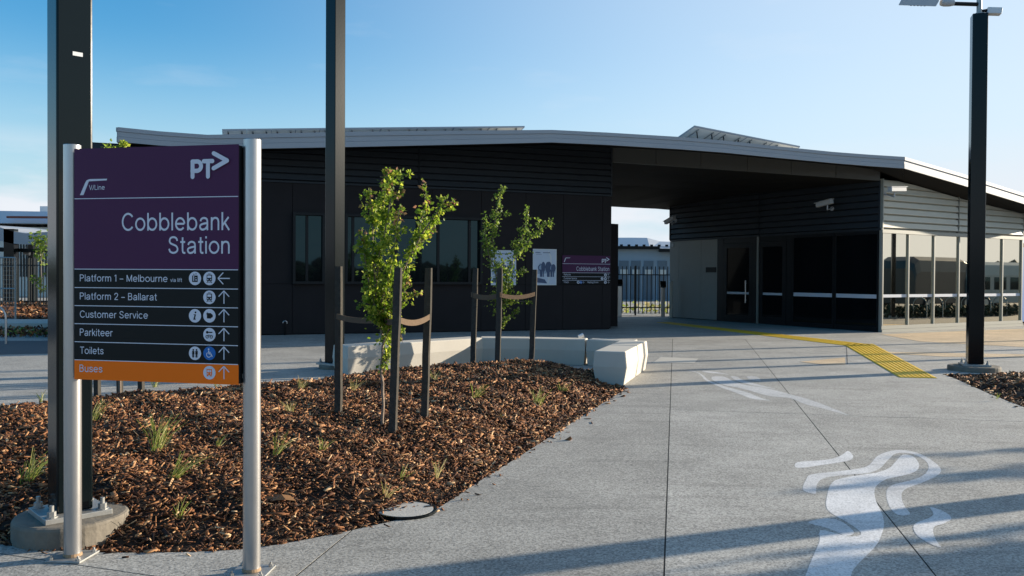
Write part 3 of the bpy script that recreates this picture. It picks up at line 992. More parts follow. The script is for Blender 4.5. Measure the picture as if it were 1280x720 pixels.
# ------------------------------------------------------------------ the station sign
PL, PR = G(91, 697), G(314.5, 716)
sw = Wall(PL, PR)
st = thing('station_sign', (PL + PR) / 2, 'tall purple and black station direction sign on two steel posts at the bed edge', 'sign')
for P, rustx in ((PL, 1), (PR, 1)):
    m_ = MB(); m_.tube([P, P + Vector((0, 0, 2.325))], 0.046, 'brushed', 32)
    po = m_.build('post', st, smooth=True, bevel=0.003)
    T = Matrix.Translation(P) @ Matrix.Rotation(math.atan2(sw.u.y, sw.u.x) + R(8), 4, 'Z')
    m_ = MB(); m_.box((-.10, -.10, 0.001), (.10, .10, 0.012), 'galv', T)
    bp_ = m_.build('base_plate', po, bevel=0.002)
    for sx in (-1, 1):
        for sy in (-1, 1):
            m_ = MB(); c_ = T @ Vector((sx * .078, sy * .078, 0.0125))
            m_.tube([c_, c_ + Vector((0, 0, .012))], .013, 'galv', 6); m_.tube([c_ + Vector((0, 0, .012)), c_ + Vector((0, 0, .024))], .006, 'galv', 8)
            m_.build('bolt', po)
    m_ = MB(); m_.tube([P + Vector((0, 0, 0.0135)), P + Vector((0, 0, .022)), P + Vector((0, 0, .03))], [.050, .049, .047], 'rust', 20)
    m_.build('weld_collar', po)
SF = sw.off(0.055)     # front face of the panel
s0, s1 = SF.s(93.2, 330), SF.s(298.5, 330)
zt, zb_ = SF.z(196, 183.2), SF.z(196, 477.5)
m_ = MB(); m_.wbox(SF, s0, s1 + 0.004, zb_ + .006, zt - .006, -0.085, -0.0006, 'signside')
body = m_.build('panel', st, bevel=0.002)
HH = zt - zb_
cuts = [0, .521, .601, .6795, .758, .8365, .915, 1.0]
rowm = ['purple'] + ['signblack'] * 5 + ['orange']
for i in range(7):
    m_ = MB()
    m_.wbox(SF, s0, s1, zt - cuts[i + 1] * HH + (.0015 if i < 6 else 0), zt - cuts[i] * HH - (.0015 if i else 0), 0.0, 0.0025, rowm[i])
    m_.build('header_plate' if i == 0 else 'direction_plate', st)
pr_ = Print(SF, 0.0034)
W_ = s1 - s0
for c_ in (.2165, .521, .601, .6795, .758, .8365, .915):
    zz = zt - c_ * HH
    pr_.poly([(s0 + .002, zz - .0021), (s1 - .002, zz - .0021), (s1 - .002, zz + .0021), (s0 + .002, zz + .0021)], 'signwhite')
pr_.build('rule_lines', st)
DL = 0.0036
LQ = Print(SF, DL)
a0, zz1 = SF.V(238.8, 190.5); a1, zz0 = SF.V(287.6, 222)
pt_logo(LQ, a0, a1, zz0, zz1, 'signwhite'); LQ.build('operator_logo', st)
LQ = Print(SF, DL)
a0, z0_ = SF.V(100.5, 244); a1, z1_ = SF.V(134.5, 223.5)
vl_logo(LQ, a0, a1, z0_, z1_, 'signwhite'); LQ.build('operator_logo', st)


def sign_text(s, px0, px1, pyb, pyt, m='signwhite', w=SF, par=st, d=DL, yb2=None):
    a0, z0 = w.V(px0, pyb); a1, _ = w.V(px1, pyb)
    _, zt_ = w.V((px0 + px1) / 2, pyt); _, zb2 = w.V((px0 + px1) / 2, pyb)
    return lettering(s, w, a0, a1, zb2, zt_ - zb2, d, m, par)


sign_text('V/Line', 112, 131.5, 237.3, 231.3)
sign_text('Cobblebank', 152.6, 287.4, 288, 265.8)
sign_text('Station', 210.7, 288, 317, 295.4)
for s_, x0, x1, yb, yt in (('Platform 1 \u2013 Melbourne', 100.2, 210, 352, 343.4), ('via lift', 213.5, 228, 352.4, 347.6), ('Platform 2 \u2013 Ballarat', 100.2, 196.5, 374.9, 366.2),
                           ('Customer Service', 100.3, 185.4, 397.6, 388.8), ('Parkiteer', 100.2, 141.2, 420, 411), ('Toilets', 100.6, 129.8, 442.4, 433.6), ('Buses', 99.8, 128.4, 465, 456)):
    sign_text(s_, x0, x1, yb, yt)
rows = [(348, ['lift', 'train'], 180), (371.6, [None, 'train'], 90), (394.7, ['info', 'card'], 90), (418.3, [None, 'bike'], 90), (441.5, ['toilets', 'access'], 90), (465.8, [None, 'bus'], 90)]
ri = (SF.z(262, 340) - SF.z(262, 357)) / 2
for y_, ks, an in rows:
    for kx_, k_ in zip((244.2, 262.2), ks):
        if k_:
            q = Print(SF, DL); a, b = SF.V(kx_, y_)
            icon(q, k_, a, b, ri, bgm='orange' if k_ == 'bus' else 'signblack'); q.build('pictogram', st)
    q = Print(SF, DL); a, b = SF.V(280.4, y_); arrow(q, a, b, ri, an); q.build('arrow', st)
for (px_, py_) in ((301, 181), (303, 471)):
    a, b = SF.V(px_, py_)
    m_ = MB(); m_.wbox(SF, s1 + .0045, s1 + .04, b - .012, b + .012, -.05, -.03, 'galv'); m_.build('bracket', st)

# ------------------------------------------------------------------ poles
def square_pole(x, y, z, w_, heading, h, label, group, footing_r=0.38, footz=0.12, lamp=False, sticker=None, visible=True):
    t = thing('lamp_pole' if lamp else 'steel_pole', (x, y, 0), label, 'pole', group)
    B = Matrix.Translation((x, y, 0)) @ Matrix.Rotation(R(-heading), 4, 'Z')
    if footz > 0:
        rim = [(x + footing_r * (1 + .03 * math.sin(a * 3)) * math.cos(a), y + footing_r * math.sin(a)) for a in [2 * math.pi * i / 30 for i in range(30)]]
        m_ = MB(); m_.prism(rim, -0.05, z, 'footing'); m_.build('footing', t, bevel=0.02)
    a = w_ * 0.92
    m_ = MB(); m_.box((-a, -a, z + .0005), (a, a, z + 0.032), 'galv', B); pl = m_.build('base_plate', t, bevel=0.003)
    for sx in (-1, 1):
        for sy in (-1, 1):
            c_ = B @ Vector((sx * a * .76, sy * a * .76, z + .0325)); m_ = MB()
            m_.tube([c_, c_ + Vector((0, 0, .006))], .035, 'galv', 14)
            m_.tube([c_ + Vector((0, 0, .0065)), c_ + Vector((0, 0, .035))], .025, 'galv', 6)
            m_.tube([c_ + Vector((0, 0, .0355)), c_ + Vector((0, 0, .07))], .013, 'galv', 10)
            m_.build('anchor_bolt', pl)
    k = w_ / 2
    m_ = MB(); m_.box((-k, -k, z + .0325), (k, k, h), 'poleblack', B)
    shaft = m_.build('shaft', t, bevel=0.012)
    if sticker:
        m_ = MB(); a_, z_ = sticker
        m_.box((a_ - .028, -k - .003, z_ - .012), (a_ + .028, -k - .0005, z_ + .012), 'white', B); m_.build('sticker', shaft)
    if lamp:
        m_ = MB(); m_.box((-.07, -.07, h + .0005), (.07, .07, h + .02), 'galv', B)
        m_.tube([B @ Vector((0, 0, h + .02)), B @ Vector((0, 0, h + .75))], .045, 'galv', 16); m_.build('spigot', t, smooth=True)
    return t


MID = Vector(((418.5 - 640) / F * 14.5, 14.5, 0))
HED = 180
square_pole(-2.715, 5.16, 0.125, 0.203, 136.6 - 180, 7.2, 'thick dark green square steel pole on round concrete footing behind the station sign', 'square steel poles', 0.325, sticker=(0.015, 2.93))
square_pole(MID.x, MID.y, 0.07, 0.24, 125 - 180, 7.6, 'slim dark square steel pole rising beside the pale bench end', 'square steel poles', 0.27)
RP = Vector(((1219.5 - 640) / F * 14.75, 14.75, 0))
hp = atY(1221, 18.5, 14.75).z
rpole = square_pole(RP.x, RP.y, 0.09, 0.243, 198.6 - 180, hp, 'dark square lamp pole with floodlight arm standing before the glazed station wall', 'square steel poles', 0.42, lamp=True)
# lamp head, arm and sensor at its top
Y0 = 14.75
m_ = MB(); m_.tube([atY(1222, 5.5, Y0), atY(1190, 4.5, Y0)], .035, 'poleblack', 12); m_.build('lamp_arm', rpole, smooth=True)
m_ = MB()
c0, c1 = atY(1192, 3.5, Y0), atY(1176, 3.5, Y0)
m_.tube([c0, lin(c0, c1, .3), lin(c0, c1, .7), c1], [.05, .065, .065, .05], 'camgrey', 12); m_.build('lamp_knuckle', rpole, smooth=True)
m_ = MB()
p = [atY(1170, 8, Y0 - .15), atY(1123, 6.5, Y0 - .15), atY(1123, 6.5, Y0 + .15), atY(1170, 8, Y0 + .15), atY(1176, -3, Y0 - .12), atY(1128, -3, Y0 - .12), atY(1128, -3, Y0 + .12), atY(1176, -3, Y0 + .12)]
m_.hexa(p, 'camgrey'); lh = m_.build('lamp_head', rpole, bevel=.01)
for i in range(5):
    q0 = lin(p[0], p[1], .28 + i * .09); q1 = lin(p[0], p[1], .33 + i * .09); r0 = lin(p[3], p[2], .28 + i * .09); r1 = lin(p[3], p[2], .33 + i * .09)
    z_ = Vector((0, 0, -.006)); m_ = MB()
    m_.hexa([lin(q0, r0, .2) + z_, lin(q1, r1, .2) + z_, lin(q1, r1, .8) + z_, lin(q0, r0, .8) + z_] + [lin(q0, r0, .2) - z_ * .3, lin(q1, r1, .2) - z_ * .3, lin(q1, r1, .8) - z_ * .3, lin(q0, r0, .8) - z_ * .3], 'signblack')
    m_.build('cooling_slot', lh)
m_ = MB()
m_.tube([atY(1228, 14, Y0), atY(1234, 13, Y0)], .03, 'poleblack', 8)
c = atY(1241, 14, Y0)
T = Matrix.Translation(c) @ Matrix.Rotation(R(-15), 4, 'Z') @ Matrix.Rotation(R(6), 4, 'Y')
m_.box((-.10, -.08, -.06), (.13, .08, .05), 'white', T); m_.build('floodlight', rpole, bevel=.01)

# poles further right, outside the frame, whose shadows cross the paving
sd = Vector((sv.x, sv.y, 0)).normalized()
for (px_, py_, run, lab) in ((1280, 627, 4.6, 'square steel pole nearest the viewer on the right-hand paving'), (1280, 426, 8, 'square steel pole beyond the right end of the glazed wall'),
                             (1280, 437, 9.5, 'square steel pole on the path right of the lamp pole'), (1280, 446, 11.5, 'square steel pole at the far side of the second bed')):
    b_ = G(px_, py_) + sd * run
    square_pole(b_.x, b_.y, 0.03, 0.24 if run < 5 else 0.15, 20, 7.4, lab, 'square steel poles', 0.40, footz=0.0)

# ------------------------------------------------------------------ bench of precast blocks
def bench_block(a, b, label, w_=0.46, h=0.47, ends=(0.02, 0.02)):
    """a faceted concrete block from plan point a to b: sides swell to mid height, ends faceted too"""
    a = Vector((a[0], a[1], 0)); b = Vector((b[0], b[1], 0)); u = (b - a).normalized(); n = Vector((-u.y, u.x, 0))
    t = thing('bench_block', ((a + b) / 2), label, 'bench', 'pale concrete bench blocks round the mulch bed')
    m_ = MB()
    prof = [(0.0, .84), (0.05, .86), (0.27, 1.0), (h - .012, .92), (h, .88)]
    vs = []; fs = []
    for i, (z_, k) in enumerate(prof):
        hw = w_ / 2 * k; e = (1 - k) * 0.16 + .008
        vs += [a + u * e + n * hw + Vector((0, 0, z_)), a + u * e - n * hw + Vector((0, 0, z_)), b - u * e - n * hw + Vector((0, 0, z_)), b - u * e + n * hw + Vector((0, 0, z_))]
    for i in range(len(prof) - 1):
        for k in range(4):
            fs.append((i * 4 + k, i * 4 + (k + 1) % 4, i * 4 + 4 + (k + 1) % 4, i * 4 + 4 + k))
    fs.append((3, 2, 1, 0)); q = (len(prof) - 1) * 4; fs.append((q, q + 1, q + 2, q + 3))
    m_.add(vs, fs, 'smoothconc')
    o = m_.build('concrete_body', t, bevel=0.008)
    # small drainage notches at the foot
    for f_ in (.3, .7):
        c_ = lin(a, b, f_)
        m2 = MB(); T = Matrix.Translation(c_) @ Matrix.Rotation(math.atan2(u.y, u.x), 4, 'Z')
        m2.box((-.035, -w_ / 2 * .83, .001), (.035, w_ / 2 * .83, .05), 'void', T); m2.build('lifting_slot', o)
    return t


bp = [G(432, 430, .47), G(602, 422.5, .47), G(668, 420.8, .47), G(745, 422.5, .47)]
bp = [Vector((p.x, p.y - .25, 0)) for p in bp]
bp[0] = Vector((-2.8, 13.6, 0)); bp[1] = Vector((-.62, 15.72, 0)); bp[2] = Vector((.38, 15.65, 0)); bp[3] = Vector((1.40, 15.42, 0)); bp.append(Vector((2.26, 15.12, 0)))
labs = ['long pale sunlit bench block at the pole end of the curved bench', 'bench block with a diagonal shadow behind the second young tree', 'shaded bench block between the tree and the wall sign', 'short bench block closing the corner behind the nearest faceted one']
for i in range(4):
    u = (bp[i + 1] - bp[i]).normalized() * .012
    bench_block(bp[i] + u, bp[i + 1] - u, labs[i])
e0 = Vector((1.45, 12.45, 0)); e1 = Vector((2.14, 14.7, 0))
midp = lin(e0, e1, .52)
bench_block(e0, midp - (e1 - e0).normalized() * .01, 'nearest faceted bench block, its end face toward the mulch bed tip', .50, .50)
bench_block(midp + (e1 - e0).normalized() * .01, e1, 'bench block joined behind the nearest faceted one, lit along its side', .50, .50)
m_ = MB(); c = G(723, 421, .47); c = Vector((c.x, c.y - .05, .474))
m_.tube([c, c + Vector((.09, .02, .03))], [.035, .045], 'white', 9); m_.build('paper_cup').name = 'paper_cup'
tag(bpy.data.objects['paper_cup'], 'small white paper cup lying on the bench top', 'cup')

# ------------------------------------------------------------------ stakes, straps, trees
def on_bed(px, py):
    """the point of the mulch surface seen at this pixel"""
    p = G(px, py)
    for _ in range(8):
        p = G(px, py, mz(p.x, p.y))
    return p


def stake(base, top, label, w_=0.052):
    m_ = MB(); h = top
    u = Vector((math.sin(R(99)), math.cos(R(99)), 0)); n = Vector((-u.y, u.x, 0)); k = w_ / 2
    secs = 8
    rng = random.Random(int(base.x * 1000))
    vs, fs = [], []
    z0 = -.05
    for i in range(secs + 1):
        t = i / secs
        c = lin(Vector((base.x, base.y, z0)), Vector(h), t) + Vector((rng.uniform(-.003, .003), rng.uniform(-.003, .003), 0)) * (0 < i < secs)
        kk = k * (1 if i < secs else .93)
        vs += [c + u * kk + n * kk, c - u * kk + n * kk, c - u * kk - n * kk, c + u * kk - n * kk]
    for i in range(secs):
        for j in range(4):
            fs.append((i * 4 + j, i * 4 + (j + 1) % 4, i * 4 + 4 + (j + 1) % 4, i * 4 + 4 + j))
    fs += [(3, 2, 1, 0), (secs * 4, secs * 4 + 1, secs * 4 + 2, secs * 4 + 3)]
    m_.add(vs, fs, 'stakeside')
    o = m_.build('tree_stake', origin=(base.x, base.y, 0))
    return tag(o, label, 'stake', 'timber stakes round the young trees')


def strap(p, q, sag, label, h=0.055, lean=0.0):
    m_ = MB(); n = 12; vs = []; fs = []
    p, q = Vector(p), Vector(q)
    side_ = Vector((-(q - p).y, (q - p).x, 0)).normalized() * .004
    for i in range(n + 1):
        t = i / n; c = lin(p, q, t); c.z -= sag * 4 * t * (1 - t)
        tw = .018 * math.sin(t * math.pi)
        vs += [c + Vector((0, 0, h / 2)) + side_ + side_ * 3 * tw, c + Vector((0, 0, -h / 2)) + side_, c + Vector((0, 0, -h / 2)) - side_, c + Vector((0, 0, h / 2)) - side_]
    for i in range(n):
        for j in range(4):
            fs.append((i * 4 + j, i * 4 + (j + 1) % 4, i * 4 + 4 + (j + 1) % 4, i * 4 + 4 + j))
    fs += [(3, 2, 1, 0), (n * 4, n * 4 + 1, n * 4 + 2, n * 4 + 3)]
    m_.add(vs, fs, 'strap')
    o = m_.build('tree_strap', smooth=True)
    return tag(o, label, 'strap', 'hessian straps tying the young trees')


def leaves(mb, path, rad, n, size, rng, m='leaf', tipm=None, tip_from=.85):
    """leaves scattered round a branch path, denser on the axis; each a folded, pointed blade"""
    path = [Vector(p) for p in path]
    seg = [(path[i + 1] - path[i]).length for i in range(len(path) - 1)]; tot = sum(seg)
    for _ in range(n):
        t = rng.random() * tot; tt = t / tot
        i = 0
        while i < len(seg) - 1 and t > seg[i]:
            t -= seg[i]; i += 1
        c = lin(path[i], path[i + 1], min(1, t / seg[i]))
        r_ = rad * (1.0 - .55 * tt) * abs(rng.gauss(0, .62))
        # leaves sit in small sprays: quantise the spray direction
        k = int(tt * 26); rr = random.Random(k * 7919 + int(path[0].x * 1e4))
        base = Vector((rr.gauss(0, 1), rr.gauss(0, 1), rr.gauss(0, .6))).normalized()
        d = (base * .75 + Vector((rng.gauss(0, 1), rng.gauss(0, 1), rng.gauss(0, .8))).normalized() * .8).normalized()
        c = c + d * r_
        s = size * rng.uniform(.65, 1.4)
        ax = (d + Vector((rng.gauss(0, .5), rng.gauss(0, .5), rng.gauss(-.1, .5)))).normalized()
        nn = ax.cross(Vector((rng.gauss(0, 1), rng.gauss(0, 1), rng.gauss(0, 1)))).normalized(); bn = ax.cross(nn)
        wv = nn * s * .36; up = bn * s * .10
        mm_ = tipm if (tipm and tt > tip_from and rng.random() < .42) else m
        mb.add([c, c + ax * s * .45 + wv + up, c + ax * s, c + ax * s * .45 - wv + up, c + ax * s * .5], [(0, 1, 4), (1, 2, 4), (2, 3, 4), (3, 0, 4)], mm_)


def tree(base, Y, trunk, branches, label, seed, size=.042, k=1.0, leafm='leaf', tipm='leaftip', absolute=False):
    """branches as (picture path, leaf radius, leaf count, depth swing)"""
    rng = random.Random(seed)
    t = thing('young_tree', (base.x, base.y, base.z), label, 'tree', 'young staked trees')
    Pt = (lambda p, dy: Vector(p)) if absolute else (lambda p, dy: atY(p[0], p[1], Y + dy))
    tp = [Pt(p, 0) for p in trunk]; tp[0] = Vector(base) - Vector((0, 0, .05))
    # subdivide with slight wobble
    pts = [tp[0]]
    for i in range(len(tp) - 1):
        for j in (1, 2, 3):
            q = lin(tp[i], tp[i + 1], j / 3)
            pts.append(q + Vector((rng.gauss(0, .004), rng.gauss(0, .006), 0)))
    m_ = MB(); m_.tube(pts, [.0155 - .006 * i / len(pts) for i in range(len(pts))], 'bark', 9); m_.build('trunk', t, smooth=True)
    lm = MB()
    for path, rad, n, dy in branches:
        n = int(n * 1.75 * k); rad *= 1.15
        P = [Pt(p, dy * i / max(1, len(path) - 1)) for i, p in enumerate(path)]
        m_ = MB(); m_.tube(P, [.011 - .008 * i / (len(P) - 1) for i in range(len(P))], 'bark', 6); m_.build('branch', t, smooth=True)
        # side twigs
        for _ in range(max(2, n // 60)):
            i = rng.randrange(len(P) - 1); c = lin(P[i], P[i + 1], rng.random())
            d = Vector((rng.gauss(0, 1), rng.gauss(0, 1), rng.gauss(.3, .6))).normalized() * rad * rng.uniform(.8, 1.9)
            leaves(lm, [c, c + d * .5, c + d], rad * .28, max(8, n // 20), size, rng, leafm)
        leaves(lm, P, rad, int(n * .75), size, rng, leafm, tipm)
    cr = lm.build('crown', t, fixn=False); cr['kind'] = 'stuff'
    return t


b1 = on_bed(478, 533); Y1 = b1.y
tree(b1, Y1, [(478, 533), (479, 490), (476, 455), (479, 425), (474, 400)], [
    ([(474, 405), (470, 360), (474, 320), (478, 280), (480, 250), (485, 214)], .115, 520, .1),
    ([(474, 400), (462, 360), (456, 320), (452, 286)], .085, 260, -.12),
    ([(470, 370), (466, 310), (466, 270), (462, 238)], .085, 260, .15),
    ([(476, 380), (488, 340), (494, 300), (499, 262)], .085, 260, -.15),
    ([(480, 300), (488, 250), (503, 238)], .05, 90, .05),
    ([(478, 400), (492, 370), (508, 330), (522, 296), (530, 262), (533, 230)], .085, 330, .15),
    ([(515, 315), (530, 288), (545, 268), (556, 250), (571, 254)], .07, 170, -.1),
    ([(512, 320), (526, 302), (540, 290)], .06, 110, .1),
    ([(478, 405), (492, 390), (500, 372), (512, 348)], .06, 120, -.2),
    ([(479, 415), (500, 382), (512, 370), (526, 365)], .05, 80, -.1),
    ([(479, 430), (486, 410), (488, 395), (478, 385)], .07, 170, -.1),
    ([(479, 455), (487, 435), (490, 415)], .045, 70, .1),
    ([(479, 462), (486, 446), (491, 436)], .03, 28, .0),
    ([(479, 395), (500, 408), (503, 428)], .03, 25, .0),
], 'nearest young tree with red leaf tips, tied between three dark stakes', 11, .038)
Y2 = 14.55
b2 = Vector((atY(624, 450, Y2).x, Y2, mz(atY(624, 450, Y2).x, Y2)))
tree(b2, Y2, [(624, 452), (624, 420), (623, 395), (622, 370)], [
    ([(622, 380), (620, 340), (616, 300), (620, 265), (628, 233)], .15, 420, .1),
    ([(621, 345), (610, 315), (606, 290), (608, 272)], .12, 220, -.2),
    ([(623, 375), (634, 345), (646, 320), (654, 292), (661, 262)], .13, 360, .15),
    ([(646, 318), (662, 300), (676, 285), (690, 276)], .12, 210, -.1),
    ([(623, 380), (640, 350), (655, 335)], .10, 130, .2),
    ([(623, 390), (638, 362), (632, 340), (628, 322)], .12, 230, -.2),
    ([(624, 385), (640, 372), (652, 366)], .07, 70, .1),
    ([(624, 405), (636, 398), (644, 390), (650, 386)], .07, 90, -.1),
    ([(624, 410), (630, 402), (633, 396)], .06, 60, .1),
    ([(624, 380), (645, 376), (662, 378)], .05, 50, .0),
], 'young green tree tied to stakes in front of the wall posters', 12, .044, leafm='leafdark', tipm=None)

stakes1 = [((423, 518), (423.5, 333)), ((490, 543), (498, 334.5)), ((530, 524), (536, 335))]
slabels = ['dark stake left of the nearest young tree, beside the slim pole', 'dark stake nearest the viewer, just right of the young tree trunk', 'dark stake furthest right of the nearest young tree']
tops1 = []
for (bs, tp_), lb in zip(stakes1, slabels):
    b_ = on_bed(*bs); t_ = atY(tp_[0], tp_[1], b_.y); tops1.append((b_, t_)); stake(b_, t_, lb, .064)
stakes2 = [((591, 450), (594.5, 335.5)), ((622, 450), (625, 335)), ((664, 453), (668.5, 337))]
slabels = ['thin stake left of the young tree by the posters', 'thin stake standing in front of the trunk of the poster tree', 'thin stake overlapping the framed wall poster']
tops2 = []
for (bs, tp_), Yk, lb in zip(stakes2, (14.7, 14.15, 14.6), slabels):
    b_ = atY(bs[0], bs[1], Yk); t_ = atY(tp_[0], tp_[1], Yk); tops2.append((b_, t_)); stake(Vector((b_.x, b_.y, 0)), t_, lb, .085)


def at_h(bt, py):
    b_, t_ = bt; px_ = b_.x + (t_.x - b_.x) * .6
    return Vector((t_.x * .62 + b_.x * .38, b_.y, EYE + ray(640, py).z / ray(640, py).y * b_.y))


zs = .62
k1 = [lin(b_, t_, .60) for b_, t_ in tops1]; k1[1] = lin(tops1[1][0], tops1[1][1], .69)
for i_ in range(3):
    k1[i_].z = at_h(tops1[i_], (396, 399, 400)[i_]).z
tk = atY(479, 399, Y1)
strap(k1[0] + Vector((-.04, 0, 0)), tk, .03, 'brown hessian strap from the left stake to the nearest young tree')
strap(tk, k1[1] + Vector((.03, 0, .02)), .04, 'brown hessian strap between the near tree trunk and the nearest stake')
strap(k1[1], k1[2] + Vector((.03, -.03, 0.03)), .05, 'sagging hessian strap between the two right stakes of the near tree', .055)
k2 = [Vector((lin(b_, t_, .67).x, b_.y, at_h((b_, t_), 368.5).z)) for b_, t_ in tops2]
strap(k2[0] + Vector((-.06, 0, .0)), k2[1] + Vector((.02, -.06, 0)), .05, 'hessian strap from the left thin stake of the poster tree', .085)
strap(k2[1] + Vector((0, -.06, 0)), k2[2] + Vector((.02, -.06, 0.02)), .05, 'hessian strap across the front of the poster tree', .07)

# third young tree behind the sign
b3 = G(150, 490, .1); Y3 = b3.y
tree(b3, Y3, [(150, 490), (148, 420), (146, 340), (145, 280)], [
    ([(145, 290), (140, 240), (134, 205), (138, 182)], .12, 260, .1),
    ([(146, 300), (150, 250), (148, 215), (154, 184)], .12, 240, -.1),
    ([(147, 330), (165, 290), (180, 250)], .12, 200, .1), ([(147, 330), (130, 290), (120, 250)], .12, 160, -.1)],
    'young tree mostly hidden behind the station sign, its tip showing above', 13, .05, tipm=None)
for bs, tp_, lb in (((122, 497), (121, 330), 'stake showing below the sign next to the left sign post'), ((176, 491), (177, 330), 'stake seen under the orange row of the station sign'), ((150, 484), (150, 330), 'stake wholly behind the station sign')):
    b_ = G(*bs, .1); stake(b_, atY(tp_[0], tp_[1], b_.y), lb, .06)


# trees right of the frame that throw leafy shadows over the near paving
def free_tree(x, y, seed, label, H=2.9):
    P = lambda dx, dy, z_: (x + dx, y + dy, z_)
    rng = random.Random(seed)
    br = []
    for i in range(9):
        a = rng.uniform(0, 6.28); z0_ = rng.uniform(.9, 1.7); r_ = rng.uniform(.25, .6)
        br.append(([P(0, 0, z0_), P(r_ * .5 * math.cos(a), r_ * .5 * math.sin(a), z0_ + .4), P(r_ * math.cos(a), r_ * math.sin(a), min(H, z0_ + rng.uniform(.7, 1.2)))], .16, 260, 0))
    tree(Vector((x, y, 0)), y, [P(0, 0, 0), P(.02, 0, .6), P(0, .02, 1.2), P(.01, 0, 1.9)], br, label, seed, .06, tipm=None, absolute=True, leafm='leafdark')
    for k, a in enumerate((0.4, 2.5, 4.6)):
        q = Vector((x + .55 * math.cos(a), y + .55 * math.sin(a), 0))
        stake(q, q + Vector((.02, .02, 1.75)), ['first', 'second', 'third'][k] + ' stake of the ' + label.replace('young tree ', 'tree '), .06)


c = G(1290, 700); b_ = c + sd * (1.7 / math.tan(R(SUN_EL)))
free_tree(b_.x, b_.y, 21, 'young tree on the right whose crown shades the paving corner')
c = G(1185, 590); b_ = c + sd * (2.55 / math.tan(R(SUN_EL)))
free_tree(b_.x, b_.y, 22, 'young tree further right on the plaza beyond the second bed')

# ------------------------------------------------------------------ grass tufts
def tuft(p, h, n, lean, label, m='grass', seed=0):
    rng = random.Random(seed); m_ = MB(); h *= 1.25; n = int(n * 1.0)
    for i in range(n):
        a = rng.uniform(0, 6.28); l_ = h * rng.uniform(.55, 1.1); sp = rng.uniform(.1, .5)
        d = Vector((math.cos(a) * sp + lean, math.sin(a) * sp, 1)).normalized()
        b = Vector((p.x + rng.gauss(0, h * .05), p.y + rng.gauss(0, h * .05), p.z - .02))
        sd_ = Vector((math.sin(a + 1.2), -math.cos(a + 1.2), 0)) * .0028
        pts = [b, b + d * l_ * .5, b + d * l_ * .85 + Vector((math.cos(a), math.sin(a), -.4)) * l_ * .10 + Vector((lean * .1 * l_, 0, 0)), b + d * l_ + Vector((math.cos(a), math.sin(a), -.9)) * l_ * .22 + Vector((lean * .3 * l_, 0, 0))]
        m_.add([pts[0] - sd_, pts[0] + sd_, pts[1] + sd_, pts[1] - sd_, pts[2] + sd_ * .7, pts[2] - sd_ * .7, pts[3]], [(0, 1, 2, 3), (3, 2, 4, 5), (5, 4, 6)], m)
    o = m_.build('grass_tuft', origin=p, fixn=False)
    return tag(o, label, 'grass tuft', 'grass tufts in the mulch bed')


tufts = [((196, 566), .33, 46, .15, 'largest grass tuft, upright and pale green, between the sign posts', 'grass'),
         ((214, 600), .26, 26, .75, 'bright green grass tuft leaning right between the sign posts', 'grass'),
         ((30, 605), .28, 34, .55, 'yellowing grass tuft at the left edge behind the concrete footing', 'grass'),
         ((116, 528), .26, 26, .1, 'grass tuft just right of the thick pole', 'grass'),
         ((343, 570), .22, 18, .4, 'grass tuft right of the right sign post', 'grass'),
         ((66, 682), .17, 12, .15, 'small green sprig at the foot of the concrete footing', 'grass'),
         ((52, 507), .16, 16, .1, 'small green tuft left of the thick pole near the road', 'grass'),
         ((193, 488), .24, 20, .1, 'tuft growing just below the orange sign row', 'grass'),
         ((270, 487), .24, 18, .1, 'thin tuft under the arrows of the station sign', 'grass'),
         ((364, 518), .18, 20, -.3, 'low drooping tuft before the slim pole', 'drygrass'),
         ((375, 488), .20, 22, .3, 'dry tuft close to the slim pole foot', 'drygrass'),
         ((440, 490), .20, 18, .4, 'dry tuft between slim pole and near tree', 'drygrass'),
         ((425, 470), .25, 14, .4, 'thin seed stalks beside the bench end', 'drygrass'),
         ((543, 478), .2, 16, .0, 'tuft under the bench right of the near tree stakes', 'grass'),
         ((627, 532), .16, 22, .2, 'bright upright tuft alone right of the mulch centre', 'drygrass'),
         ((670, 508), .24, 28, .1, 'pale tuft in the mulch before the dark bench blocks', 'grass'),
         ((701, 494), .20, 26, .2, 'bushy green tuft near the tip of the bed', 'grass'),
         ((592, 500), .22, 24, .4, 'leaning tuft in front of the thin stakes', 'grass'),
         ((545, 600), .20, 14, .2, 'straw coloured tuft above the round access cover', 'drygrass'),
         ((480, 625), .16, 14, .4, 'bare stalks beside the round access cover', 'drygrass'),
         ((500, 600), .14, 10, .6, 'short green tuft left of the access cover', 'grass'),
         ((270, 562), .14, 12, .2, 'faint green tuft against the left side of the right sign post', 'grass'),
         ((222, 650), .16, 12, .2, 'sparse tuft near the front edge between the posts', 'grass'),
         ((400, 565), .14, 14, .3, 'small tuft left of the nearest dark stake', 'grass'),
         ((1246, 497), .08, 10, .2, 'tiny yellow weed in the bed by the lamp pole', 'grass')]
for i, (pp, h, n, ln, lb, mm_) in enumerate(tufts):
    p_ = on_bed(*pp) if pp[0] < 1000 else G(*pp, .04)
    p_.z = max(p_.z, 0)
    tuft(p_, h, n, ln, lb, mm_, i)

